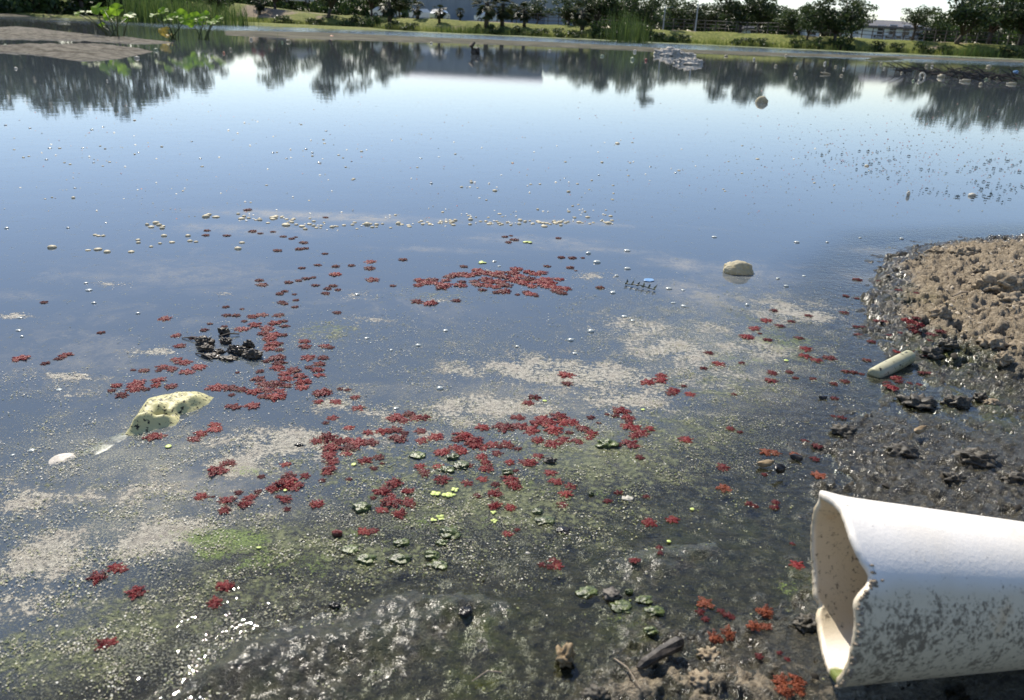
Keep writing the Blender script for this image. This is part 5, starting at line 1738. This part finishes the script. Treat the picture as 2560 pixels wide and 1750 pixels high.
M_FERN = fern_mat('red_fern', (.06, .006, .008), (.20, .016, .018), (.38, .065, .04))
M_FERNO = fern_mat('orange_fern', (.14, .034, .016), (.25, .062, .026), (.33, .13, .045))
fern_me, frond_me = {}, {}
for nm, mt in (('r', M_FERN), ('o', M_FERNO)):
    for k in range(8):
        V, Fc, c = fern_geo(100 + k)
        o = tri_soup('water_fern', V, Fc, mt, np.stack([c] * 3, -1))
        fern_me[nm, k] = o.data
        bpy.data.objects.remove(o)
    for k in range(6):
        V, Fc, c = frond_geo(np.random.default_rng(300 + k), 6 + k % 3, 1.0)
        o = tri_soup('frond', V, Fc, mt, np.stack([c] * 3, -1))
        frond_me[nm, k] = o.data
        bpy.data.objects.remove(o)

def crop(ox, oy, txt):
    v = [float(q) for q in txt.split()]
    return [(ox + v[i] / 2.372, oy + v[i + 1] / 2.372, v[i + 2] / 2.372) for i in range(0, len(v), 3)]


FERN = []
FERN += crop(0, 480, """1470 108 60 1930 152 40 1228 230 45 1220 257 50 1345 260 50 1500 235 60 1545 247 40 1620 237 40 1680 265 45 1730 278 45 1755 268 30 1800 302 60 1645 348 60 1775 340 60 1810 336 50 1927 367 45 1790 452 50 1885 435 50
1995 442 60 1990 490 70 1540 525 60 1555 550 75 1712 538 60 1770 527 50 1815 515 60 1855 508 45 1870 555 55 1945 575 60 2000 582 50 1975 558 60 1930 603 60 1660 605 60 1690 590 50 1745 608 35 1665 655 60 1690 665 50 1755 642 45 1750 683 50 260 656 55
985 752 70 600 835 55 1340 683 50 1435 695 35 1345 733 60 1400 733 60 1500 740 70 1550 730 70 1655 733 75 2000 717 60 1445 768 45 1210 820 60 1045 853 70 1245 783 40 1330 800 50 1435 815 80 1510 790 80 1630 780 80 1680 768 60 1580 815 80
1560 842 70 1690 798 60 1620 847 90 1680 850 60 1145 868 60 1065 915 75 1600 872 80 1340 885 65 1615 905 90 1655 902 60 1600 932 80 1660 938 60 1805 888 80 1810 917 80 1930 915 80 1965 925 50 120 988 90 390 968 80 350 990 60 270 1018 60 1045 995 80
1090 1012 80 965 1040 70 1015 1052 70 940 1062 45 1180 1040 80 1110 1067 90 790 1057 40 855 1060 70 1640 985 100 1655 1017 90 1580 1005 60 1820 985 100 1915 985 75 1890 1020 80 1650 1047 80 1540 1065 60 1410 1072 35 1740 1060 80 1830 1042 60 1880 1057 80
1690 1080 90 1895 1087 80 1780 1092 80 1700 1112 80 690 1150 80 665 1178 60 805 1138 90 800 1167 100 865 1172 60 945 1118 80 920 1150 70 1015 1155 90 725 1207 75 1280 1160 110 1370 1165 80 1430 1172 90 1530 1110 100 1560 1142 90 1640 1142 100 1700 1150 80
1800 1130 100 1790 1162 80 1510 1187 90 1590 1177 90 1660 1182 80 1560 1212 80 1640 1217 100 1375 1205 50 1385 1275 90 1495 1268 85 1910 1193 110 1890 1245 75 1990 1247 75 2015 1170 50 1970 1340 70 1930 1370 50 920 1455 100 1190 1435 90 1150 1467 75 1270 1385 80 1275 1408 80""")
FERN += crop(860, 560, """45 247 50 150 225 80 150 265 80 352 213 60 165 333 80 290 368 45 710 253 55 955 77 45 990 70 30 1010 95 60 975 110 50 1270 85 45 1290 200 55 1355 203 60 1417 202 35 1205 252 50 1340 260 60 1375 278 25
905 407 60 950 402 80 1030 420 40 1105 415 90 1140 427 50 1080 405 60 1280 410 60 1520 380 65 435 462 80 510 472 100 545 470 40 665 455 65
450 335 80 480 350 80 440 365 70 520 335 80 545 352 70 600 365 80 580 380 70 620 315 70 600 335 70 660 305 80 700 298 80 730 310 70 690 365 80 700 345 60 770 300 80 790 275 80 830 290 90 770 340 70 800 360 90 840 330 90 850 365 80 890 300 90 870 345 80 900 375 70
930 290 80 950 315 90 925 345 90 960 365 80 1000 290 80 1020 270 80 1010 335 90 1040 310 90 1060 350 90 1090 285 80 1090 330 90 1110 370 80 1130 300 80 1150 345 90 1170 290 70 1190 330 90 1200 370 90 1220 350 80 1250 375 90 1260 400 80 1275 330 70 1310 385 80 1300 412 60 820 393 60
1320 900 100 1330 950 75 1885 900 75 1880 927 90 1800 940 85 1955 990 90 1935 1005 75 2010 960 40 1130 1030 85 1090 1062 80 65 1030 75 85 1093 75 20 985 50
315 1150 100 350 1168 80 390 1130 90 430 1150 90 475 1152 80 1030 1150 80 820 1210 90 1465 1150 60 1560 1130 40 1640 1110 90 1685 1150 90 1610 1140 60 1690 1172 60 1510 1180 35 1180 1160 100 1150 1180 90 1270 1140 110 1300 1182 90 1225 1180 80 950 1210 110 1040 1200 100
1110 1225 110 1240 1222 110 1345 1180 90 1420 1215 90 1460 1245 90 1335 1240 60 1150 1285 80 1240 1305 90 1300 1285 90 1385 1290 85 1455 1268 70 1700 1205 110 1760 1237 90 1815 1215 70 1720 1255 70 1700 1307 100 1625 1307 60 2010 1280 80
30 1210 70 140 1240 70 230 1232 90 300 1225 90 360 1240 60 450 1230 80 320 1277 100 540 1265 100 465 1285 90 710 1260 110 765 1290 110 670 1278 80 580 1355 100 660 1328 80 700 1352 90 780 1320 90 830 1330 80 880 1310 80 925 1320 60 970 1310 80 1030 1335 60
905 1362 75 815 1383 80 840 1412 80 845 1450 100 1155 1380 80 985 1415 75 1090 1420 95 735 1430 70 1020 1465 45 450 1440 80 475 1470 80 480 1493 60 560 1440 75 40 1330 90 75 1300 110 150 1297 90 20 1280 70 15 1362 70 125 1405 80 205 1385 90 230 1420 40 175 1450 60 30 1515 50
975 1515 90 1010 1555 100 900 1545 65 580 1520 90 730 1537 70 820 1515 70 1755 1387 65 1225 1480 75 1255 1530 80 1340 1555 75 300 1540 110""")
FERN += crop(860, 1080, """235 355 110 375 355 95 175 390 50 275 415 120 390 420 85 225 462 80 330 490 95 790 380 65 890 370 100 895 440 100 985 450 80 1320 372 80 1295 432 75 1565 412 60 1630 362 65 1790 383 55 120 590 70 170 588 70 970 605 75 1027 582 45 1815 540 80 1950 522 80
1870 690 60 1875 718 50 1725 768 80 1170 790 60 1225 800 60 1272 800 70 1250 768 80""")
FERN += crop(0, 1080, """1355 187 90 1290 232 120 1695 195 70 1550 265 55 1710 275 110 1810 262 75 1690 318 100 1620 340 90 1760 325 90 1910 290 50 1190 385 80 1263 385 30 1345 408 100 1415 360 60 1450 432 90 1480 390 80 1530 355 60 1330 467 90 1690 402 100 1700 460 60
1650 385 50 1880 430 85 675 810 85 725 815 75 575 865 130 810 955 125 1340 920 115 1275 1015 95 620 1265 105 1950 38 120 1880 58 70 1960 95 110 1950 140 100 1965 180 90 1950 230 95 2010 60 90""")
FERN += crop(1700, 560, """1050 332 65 1175 338 30 985 428 50 1050 442 35 560 515 60 760 545 55 510 573 70 660 580 55 590 605 65 445 620 75 475 650 35 395 672 80 520 690 65 705 677 60 740 743 80 170 765 65 230 830 80 740 785 70 810 808 70 890 797 80 140 857 55 365 825 50 545 885 75 650 880 60
540 933 75 685 915 45 790 920 50 910 950 60 975 935 65 20 962 45 60 1010 75 320 1010 45 985 877 60 1030 880 55 1075 890 40 300 1215 70 35 1282 75 255 1445 75 500 1487 45 600 1452 50 1055 657 55 1135 700 60 975 527 60 1040 610 50 1085 612 45
1165 575 55 1215 580 50 1270 565 40 1350 580 70 1400 560 60 1420 600 70 1380 620 80 1440 610 50 1400 645 70 1310 650 60 1240 660 40 1490 660 70 1550 640 70 1470 690 60 1510 690 50 1295 770 80 1340 712 40 1440 765 60 1460 783 50 1385 755 50 1490 810 40 1440 885 55 1480 885 50 1280 915 80 1300 937 60
1230 945 60 1250 975 80 1360 945 40 1420 955 50 1300 395 50 1400 410 40""")
FERN += crop(1700, 1080, "690 790 85 665 665 40")
NRED = len(FERN)
ORANGE = crop(1700, 560, "1110 810 60 355 1235 45 915 1035 60 910 1140 40 960 1150 60 510 1355 75 560 1358 75 680 1370 80 800 1395 65 830 1493 85 740 1290 60 815 1320 70 260 1570 95")
ORANGE += crop(1700, 1080, "405 425 60 440 440 55 565 418 60 560 450 70 145 1018 90 120 1070 70 155 1112 60 245 1065 60 285 1090 70 315 1105 50 500 1078 100 440 1155 90 510 1158 75 285 1205 110 215 1232 90 470 1330 60 590 1310 45 635 1350 45 600 1485 110 690 1480 90 700 1530 100 620 1540 90")

REG = [  # cluster name -> photo region used to sort plants into the rafts one sees
    ('in the wide red raft at mid pond before the cream lump', 1020, 660, 1430, 745), ('in the red column right of the black rotting clump', 640, 750, 830, 1010), ('in the string of red ferns left of the wide raft', 600, 640, 960, 775),
    ('in the loose row just before the foam drift line', 480, 510, 960, 640), ('between the black clump and the crumpled sheet', 250, 880, 640, 1000), ('around the black rotting clump', 400, 740, 640, 880),
    ('in the broad band of ferns behind the yellow duckweed, left half', 770, 1025, 1090, 1240), ('in the broad band of ferns behind the yellow duckweed, right half', 1090, 1000, 1420, 1180), ('in the curved group at the right end of the broad band', 1420, 1000, 1660, 1140),
    ('in the dense knot of dark ferns left of the yellow duckweed', 900, 1195, 1050, 1300), ('in the scattered trail right of the yellow duckweed', 1150, 1150, 1460, 1290), ('in the trail of ferns left of the broad band', 480, 1140, 770, 1290),
    ('among the tan scum in the middle right of the pond', 1290, 900, 1720, 1010), ('on the green scum beside the bank', 1720, 760, 2130, 980), ('heaped on the mud edge above the cylinder float', 2150, 770, 2390, 910), ('crowding the near side of the cylinder float', 2100, 900, 2330, 1000),
    ('in the small group behind the wide raft at mid pond', 1200, 560, 1480, 690), ('floating far left by the pale scum', 0, 730, 420, 920), ('on the dark wet shallows before the pipe', 1380, 1180, 2100, 1480)]


def plain(n): return n


ALL = [(u, v, w, 'r') for u, v, w in FERN] + [(u, v, w, 'o') for u, v, w in ORANGE]
ALL.sort(key=lambda q: -q[2])
big, small = ALL[:298], ALL[298:]
groups = {}
for q in big:
    g = next((nm for nm, a, b, c, e in REG if a <= q[0] <= c and b <= q[1] <= e), None)
    groups.setdefault((g, q[3]), []).append(q)
LAB = {}
for (g, k), qs in groups.items():
    hue = 'red' if k == 'r' else 'orange'
    if g is None: continue
    for q in qs: LAB[q] = f'{hue} water fern {g}'
    if len(qs) >= 4:
        used = set()
        for word, key in (('leftmost', lambda q: q[0]), ('rightmost', lambda q: -q[0]), ('farthest', lambda q: q[1]), ('nearest', lambda q: -q[1])):
            q = min(qs, key=key)
            if q in used: continue
            used.add(q)
            LAB[q] = f'{word} {hue} water fern {g}'
LM = [(430, 1030, 'the crumpled cream sheet'), (150, 1145, 'the wrinkled pale scrap'), (565, 860, 'the black rotting clump'), (1846, 665, 'the big cream foam lump'), (1600, 720, 'the dark weed sprig'), (2225, 920, 'the cylinder float'), (1100, 1240, 'the yellow duckweed'),
      (600, 1360, 'the bright green algae patch'), (845, 1330, 'the red brown snail'), (2050, 1480, 'the pipe mouth'), (1640, 1650, 'the driftwood chip'), (1410, 1655, 'the dead leaf'), (1955, 1190, 'the black upright leaf'), (1200, 690, 'the wide red raft'), (900, 555, 'the foam drift line'), (300, 1450, 'the tan scum at lower left')]
seen = {}
for q in big:
    if q in LAB: continue
    hue = 'red' if q[3] == 'r' else 'orange'
    du, dv, nm = min(((q[0] - a, q[1] - b, n) for a, b, n in LM), key=lambda t: t[0] ** 2 + 2 * t[1] ** 2)
    side = ('right of' if du > 0 else 'left of') if abs(du) > 1.2 * abs(dv) else ('in front of' if dv > 0 else 'behind')
    sz = 'large' if q[2] > 42 else 'small' if q[2] < 26 else 'mid sized'
    LAB[q] = f'{sz} {hue} water fern {side} {nm}'
cnt = {}
for q in big: cnt[LAB[q]] = cnt.get(LAB[q], 0) + 1


def place_fern(q, i):
    u, v, w, k = q
    p = spot(u, v)
    s = scale_at(u, v)
    r = w * s / 2 * random.uniform(1.15, 1.5)
    onmud = p.z > .002
    tilt = (random.gauss(0, .12), random.gauss(0, .12), random.uniform(0, 6.28)) if onmud else (random.gauss(0, .03), random.gauss(0, .03), random.uniform(0, 6.28))
    hh = r * (1.15 if onmud else random.uniform(.65, .9))
    if v > 1150 and w > 36:
        o = link(bpy.data.objects.new('water_fern', None))
        o.empty_display_size = .01
        nb = random.randrange(10, 13)
        for b in range(nb):
            f = link(bpy.data.objects.new('frond', frond_me[k, random.randrange(6)]), o)
            f.rotation_euler = (random.gauss(0, .08), random.gauss(-.05, .1), 2 * PI * b / nb + random.gauss(0, .16))
            l = random.uniform(.62, 1.02)
            f.scale = (l, random.uniform(.9, 1.15), random.uniform(.8, 1.3))
    else:
        o = link(bpy.data.objects.new('water_fern', fern_me[k, i % 8]))
    o.location = p - Vector((0, 0, .06 * r))
    o.scale = (r, r * random.uniform(.85, 1.1), hh)
    o.rotation_euler = tilt
    tag(o, LAB[q], 'water fern', LAB[q] if cnt[LAB[q]] > 1 else ('red water ferns afloat' if k == 'r' else 'orange water ferns on the mud'))


for i, q in enumerate(big): place_fern(q, i)
Vs, Fs, cs, o_ = [], [], [], 0
for i, (u, v, w, k) in enumerate(small):
    V, Fc, c = fern_geo(100 + i % 8)
    p, s = spot(u, v), scale_at(u, v)
    r = w * s / 2 * 1.14
    a = random.uniform(0, 6)
    X, Y = V[:, 0] * math.cos(a) - V[:, 1] * math.sin(a), V[:, 0] * math.sin(a) + V[:, 1] * math.cos(a)
    Vs.append(np.stack([X * r + p.x, Y * r + p.y, V[:, 2] * r + p.z - .06 * r], -1)); Fs.append(Fc + o_); cs.append(c)
    o_ += len(V)
sf = tri_soup('small_water_ferns', np.concatenate(Vs), np.concatenate(Fs), M_FERN, np.stack([np.concatenate(cs)] * 3, -1))
tag(sf, 'smallest red water ferns dotted between the larger plants', 'water ferns', kind='stuff')

# ------------------------------------------------------------------ yellow duckweed, algae lumps, leaves, sticks, clods
M_DUCK = simple('yellow_duckweed', (.52, .58, .16), (.40, .50, .12), 60, .5, 0, 10, .35, .1)
def duckweed(u, v, w, n, lab):
    p, s = spot(u, v), scale_at(u, v)
    r0 = w * s / 2
    r = empty('duckweed', p + Vector((0, 0, .0006)), random.uniform(0, 6))
    tag(r, lab, 'duckweed', 'pale yellow duckweed plants')
    for k in range(n):
        a = 2 * PI * k / max(n, 1) + random.gauss(0, .2)
        rr = r0 * (.55 if n > 1 else .9)
        V, Fc = blob_mesh(rr, rr * .85, rr * .16, k, .08, 2)
        o = mesh_obj('leaf', V, Fc, M_DUCK, r, True)
        off = r0 * (.5 if n > 1 else 0)
        o.location = (math.cos(a) * off, math.sin(a) * off, random.uniform(0, .0008))
        o.rotation_euler = (random.gauss(0, .1), random.gauss(0, .1), a)
def E_(x, y): return 860 + x / 2.372, 1080 + y / 2.372
for x, y, w, n, lb in [(542, 370, 62, 4, 'left one of the three yellow duckweed plants behind the pair'), (608, 378, 60, 4, 'front one of the three yellow duckweed plants, left half'), (640, 376, 46, 3, 'front one of the three yellow duckweed plants, right half'), (656, 345, 50, 4, 'back one of the three yellow duckweed plants'),
                       (530, 525, 44, 3, 'left half of the joined duckweed pair nearest the mud'), (572, 512, 52, 4, 'right half of the joined duckweed pair nearest the mud'), (885, 482, 38, 3, 'small yellow duckweed below the dark red pair'), (890, 532, 42, 4, 'yellow duckweed in front of the small one right of the pair'),
                       (57, 195, 40, 1, 'round yellow leaf among the red column'), (1075, 162, 22, 1, 'tiny yellow leaf in the red band'), (1926, 655, 32, 1, 'yellow leaf on the dark ripples right of the ferns'), (-505, 690, 34, 1, 'pale round leaf on the bright green algae')]:
    duckweed(*E_(x, y), w / 2.372, n, lb)
for u, v, w, lb in [(1965, 903, 14, 'yellow leaf on the green scum beside the bank'), (1362, 1003, 14, 'yellow leaf above the tan scum'), (1607, 1026, 13, 'yellow leaf above the curved red group'), (713, 1228, 12, 'yellow leaf below the trail of ferns'), (421, 1118, 20, 'yellow leaf right of the crumpled sheet'),
                    (1320, 606, 26, 'pale yellow plant right of the small far group'), (1205, 657, 24, 'pale yellow sprig behind the wide red raft'), (1730, 1275, 14, 'yellow leaf right of the last red ferns')]:
    duckweed(u, v, w, 3 if w > 20 else 1, lb)

M_ALG = simple('wet_green_algae', (.022, .034, .006), (.10, .125, .025), 220, .34, 1.0, 420, .45, .3)
def E2(x, y, w, h, lab, mat=M_ALG, seed=0, rough=.3, name='algae_lump', cat='algae lump', grp='wet algae lumps among the ferns'):
    u, v = E_(x, y)
    p, s = spot(u, v + h / 2.372 * .25), scale_at(u, v)
    V, Fc = blob_mesh(w * s / 2.372 * .52, w * s / 2.372 * .42, h * s / 2.372 * .26, seed + int(x) % 50, rough, 4, None, 1.7)
    o = mesh_obj(name, V, Fc, mat, None, True)
    o.location = p + Vector((0, 0, h * s / 2.372 * .12))
    o.rotation_euler = (0, 0, random.uniform(-.4, .4))
    tag(o, lab, cat, grp)
for x, y, w, h, lb in [(108, 435, 100, 70, 'glossy dark green algae lump left of the dense dark ferns'), (1560, 60, 110, 70, 'dark algae lump inside the curved red group'), (645, 140, 70, 50, 'pale green algae tuft in the red band'), (700, 190, 90, 50, 'olive algae fold under the red band'),
                       (610, 215, 80, 40, 'grey algae lump left of the olive fold'), (970, 230, 60, 50, 'dark algae lump between scattered ferns'), (435, 132, 90, 36, 'flat olive algae at the left part of the band'), (1150, 465, 60, 40, 'dark algae right of the dark red pair'),
                       (1190, 520, 100, 36, 'long algae roll right of the small duckweed'), (625, 590, 110, 60, 'dark green algae heap before the mud hump'), (580, 650, 60, 44, 'algae lump leaning on the dark green heap'), (340, 650, 80, 44, 'algae lump behind the mud hump'),
                       (330, 745, 110, 60, 'large shiny algae lump at the left of the mud hump'), (520, 720, 80, 60, 'yellow green algae lump on top of the mud hump'), (130, 745, 100, 60, 'pale bubble like algae dome left of the mud hump'), (35, 690, 90, 40, 'olive algae mat left of the pale dome'),
                       (1465, 360, 30, 50, 'small upright algae tuft right of the fern trail'), (1440, 945, 110, 34, 'mossy ridge right of the mud hump'), (1650, 1030, 120, 34, 'yellow mossy twig lump before the ripples'), (1840, 1055, 100, 50, 'dark green lump right of the mossy twig'),
                       (1820, 1170, 70, 60, 'glossy green lump near the driftwood chip'), (1780, 990, 90, 30, 'low mossy ridge behind the dark green lump'), (1690, 940, 40, 50, 'small dark knob beside the grey knob'), (560, 780, 100, 34, 'dark shell like ridge on the mud hump')]:
    E2(x, y, w, h, lb)
M_GREYK = simple('grey_mud_lump', (.16, .14, .11), (.07, .06, .05), 200, .5, .8, 400)
E2(1590, 950, 100, 90, 'grey mud knob rising from the dark shallows', M_GREYK, 3, .3, 'mud_lump', 'mud lump', 'mud lumps in the shallows')
E2(1300, 575, 80, 34, 'dark half shell of mud in the olive shallows', M_BLACKP, 5, .25, 'mud_lump', 'mud lump', 'mud lumps in the shallows')
E2(1225, 160, 60, 60, 'brown bark chip standing among the scattered ferns', M_STICK, 6, .4, 'bark_chip', 'bark chip', None)
E2(710, 1055, 90, 56, 'black hole edged clod on the mud hump', M_BLACKP, 9, .35, 'mud_lump', 'mud lump', 'mud lumps on the mud hump')
E2(-40, 590, 60, 80, 'red brown snail shell standing in the olive scum', simple('snail_shell', (.16, .03, .02), (.05, .02, .015), 60, .3), 2, .12, 'snail_shell', 'shell', None)
E2(-50, 1020, 55, 50, 'black clod on the left shoulder of the mud hump', M_BLACKP, 12, .35, 'mud_lump', 'mud lump', 'mud lumps on the mud hump')
E2(-270, 70, 40, 36, 'black pellet left of the red column', M_BLACKP, 14, .3, 'mud_lump', 'mud lump', None)
E2(1680, 390, 60, 30, 'white foam scrap between two small red ferns', M_WHITE, 15, .3, 'foam_scrap', 'foam scrap', None)
E2(1088, 715, 26, 22, 'small white crumb in the olive shallows', M_WHITE, 16, .2, 'foam_scrap', 'foam scrap', None)


def leaf_obj(name, u, v, L, W, rz, tiltx, mat, lab, cat, curl=.25, lift=0.0):
    p, s = spot(u, v), scale_at(u, v)
    L, W = L * s, W * s
    n = 10
    V, Fc = [], []
    for sd in (0, 1):
        for i in range(n):
            t = i / (n - 1)
            w = W / 2 * math.sin(PI * (t * .92 + .04)) ** .7 * (1 + .12 * math.sin(9 * t))
            for sg in (-1, -.5, 0, .5, 1):
                V.append(((t - .5) * L, sg * w, curl * L * (4 * (t - .5) ** 2) * .3 + abs(sg) * W * -.22 + .05 * W * math.sin(7 * t + 3 * sg) - sd * .0008))
    for sd in (0, 1):
        o = sd * n * 5
        for i in range(n - 1):
            for k in range(4):
                q = (o + i * 5 + k, o + (i + 1) * 5 + k, o + (i + 1) * 5 + k + 1, o + i * 5 + k + 1)
                Fc.append(q if sd == 0 else q[::-1])
    m = n * 5
    for i in range(n - 1):
        Fc.append((i * 5, i * 5 + m, (i + 1) * 5 + m, (i + 1) * 5))
        Fc.append((i * 5 + 4, (i + 1) * 5 + 4, (i + 1) * 5 + 4 + m, i * 5 + 4 + m))
    o = mesh_obj(name, V, Fc, mat, None, True)
    o.location = p + Vector((0, 0, .002 + lift))
    o.rotation_euler = (tiltx, random.uniform(-.1, .1), rz)
    return tag(o, lab, cat)


o = lump('dead_leaf', 1412, 1655, 50, 40, M_BROWN, 'crumpled brown dead leaf on the mud left of the driftwood chip', 'leaf', 77, .45, None, 4, .1)
leaf_obj('dead_leaf', 2298, 1086, 46, 18, .6, .5, M_BROWN, 'pointed tan dead leaf on the black wet mud', 'leaf', .2, .005)
leaf_obj('dead_leaf', 1912, 1168, 44, 22, .25, .35, M_BROWN, 'small tan leaf tented over dark water', 'leaf', .2, .004)
leaf_obj('dead_leaf', 1950, 1192, 34, 26, .5, .9, M_BLACKP, 'black leaf standing up under a red fern', 'leaf', .1, .008)
leaf_obj('dead_leaf', 2057, 997, 22, 14, .1, .4, M_BLACKP, 'little black leaf floating near the bank', 'leaf', .2, .001)
leaf_obj('dead_leaf', 1990, 1150, 30, 22, -.5, .6, M_BLACKP, 'black leaf tip sticking up below an orange fern', 'leaf', .2, .002)
# driftwood chip and twig
p, q = spot(1595, 1675), spot(1700, 1625)
dv = q - p
s = scale_at(1650, 1650)
V, Fc = tube([(0, 0, .002), dv * .12 + Vector((0, 0, .003)), dv * .5 + Vector((0, .001, .0055)), dv * .9 + Vector((0, 0, .008)), dv + Vector((0, 0, .0085))], [4 * s, 12 * s, 17 * s, 19 * s, 14 * s], 7)
V = [(a + .0007 * math.sin(a * 2100), b, c * .85 + .0008 * math.sin(a * 1500 + b * 900)) for a, b, c in V]
o = mesh_obj('driftwood_chip', V, Fc, M_STICK)
o.location = p
tag(o, 'dark flat driftwood chip lying on the mud before the pipe', 'driftwood')
for a, b, lb in [((1535, 1655), (1600, 1730), 'thin pale twig bent over the mud below the driftwood chip'), ((2460, 868), (2530, 845), 'thin pale straw lying on the dry bank'), ((1255, 1690), (1180, 1712), 'short straw on the wet mud hump'), ((2380, 745), (2425, 735), 'short dry straw in the middle of the bank')]:
    p, q = spot(*a), spot(*b)
    s = scale_at(*a)
    V, Fc = tube([(0, 0, .001), (q - p) * .5 + Vector((0, .002, .004)), q - p + Vector((0, 0, .001))], [2.2 * s, 2.4 * s, 1.2 * s], 5)
    o = mesh_obj('twig', V, Fc, M_CRUST)
    o.location = p + Vector((0, 0, .002))
    tag(o, lb, 'twig', 'twigs on the mud')
# clods on the bank
M_CLOD = simple('dry_clod', (.17, .13, .085), (.33, .27, .185), 240, .95, .9, 500)
M_CLODW = simple('wet_clod', (.03, .027, .02), (.085, .072, .05), 240, .5, .9, 500, .3)
CL = [(2520, 715, 90, 50, 0, 'widest clod at the right edge of the dry bank'), (2470, 725, 60, 40, 0, 'clod left of the widest one on the dry bank'), (2400, 640, 46, 30, 0, 'clod near the crest of the dry bank'), (2345, 632, 40, 22, 0, 'flat clod at the left of the crest'), (2425, 630, 40, 22, 0, 'clod on the crest behind the larger one'),
      (2450, 680, 34, 26, 0, 'dark sided clod below the crest'), (2350, 790, 46, 34, 0, 'clod with deep shadow right of the fern heap'), (2335, 700, 20, 16, 0, 'small clod alone left of the bank middle'), (2530, 755, 80, 34, 0, 'long clod under the widest one'), (2480, 860, 60, 36, 0, 'clod above the mossy hollow'),
      (2395, 815, 34, 18, 0, 'low clod in the middle of the bank'), (2510, 900, 40, 30, 0, 'round clod right of the mossy hollow'), (2370, 865, 40, 28, 1, 'dark wet clod left of the hollow'), (2330, 890, 50, 36, 1, 'dark wet clod under the orange fern'), (2300, 1010, 80, 36, 1, 'wet black ridge at the near end of the bank'),
      (2390, 1010, 60, 36, 1, 'wet black clod right of the ridge'), (2450, 995, 30, 24, 1, 'small wet clod in the channel'), (2480, 1010, 36, 18, 0, 'reddish clod above the wet channel'), (2110, 1080, 60, 30, 1, 'wet clod at the tip above the pipe'), (2250, 1130, 70, 30, 1, 'wet clod behind the pipe top'), (2440, 1150, 80, 40, 1, 'big wet clod behind the pipe barrel'),
      (2380, 1200, 50, 30, 1, 'wet clod near the pipe barrel'), (2540, 1200, 60, 30, 1, 'wet clod at the right edge behind the pipe'), (2020, 1560, 60, 26, 1, 'wet shiny clod touching the pipe mouth'), (1775, 1640, 50, 26, 0, 'brown clod on the gritty mud before the pipe'), (1750, 1700, 60, 30, 0, 'gritty brown lump at the bottom edge'), (1490, 1740, 60, 30, 1, 'gritty wet lump at the bottom edge')]
for i, (u, v, w, h, wet, lb) in enumerate(CL):
    p, s = spot(u, v), scale_at(u, v)
    V, Fc = blob_mesh(w * s * .5, w * s * .42, h * s * .50, i, .34, 4, None, 2.6)
    o = mesh_obj('mud_clod', V, Fc, M_CLODW if wet else M_CLOD, None, True)
    o.location = p + Vector((0, 0, h * s * .05))
    o.rotation_euler = (0, 0, random.uniform(-.3, .3))
    tag(o, lb, 'mud clod', 'mud clods on the bank')
# crumbs and grit beyond counting
rng = np.random.default_rng(99)
n = 14000
x, y = rng.uniform(.15, 1.7, n), rng.uniform(.35, 2.2, n)
sb = sdf(BANK, x, y)
dr = sstep(-.12, .08, sdf(DRY, x, y))
k = (sb > 0.0) & (rng.uniform(0, 1, n) < .25 + .75 * dr)
x, y, dr = x[k], y[k], dr[k]
z = terrain(x, y)
k = z > .001
x, y, z, dr = x[k], y[k], z[k], dr[k]
n = len(x)
sz = .0010 + .0045 * rng.uniform(0, 1, n) ** 3
colr = np.where((rng.uniform(0, 1, n) < dr)[:, None], pick([(.33, .27, .19), (.24, .19, .13), (.40, .34, .25)], n, rng), pick([(.03, .026, .02), (.06, .05, .035)], n, rng))
o = fleck_cloud('mud_crumbs', np.stack([x, y, z - sz * .25], -1), sz, vcol_mat('crumb', .8, .25), colr, 3, tilt=.3, thick=1.1, sides=6, zr=(0, .0006))
tag(o, 'loose dry crumbs of mud strewn over the bank', 'mud crumbs', kind='stuff')
# tiny green seedling on the wet mud
p, s = spot(2408, 1130), scale_at(2408, 1130)
r = empty('seedling', p)
tag(r, 'tiny bright green grass seedling on the black wet mud', 'seedling')
for k in range(5):
    a = random.uniform(0, 6)
    l = random.uniform(14, 26) * s
    V = [(-.6 * s, 0, 0), (.6 * s, 0, 0), (math.cos(a) * l * .4, math.sin(a) * l * .3, l)]
    mesh_obj('blade', V, [(0, 1, 2)], M_REED, r)
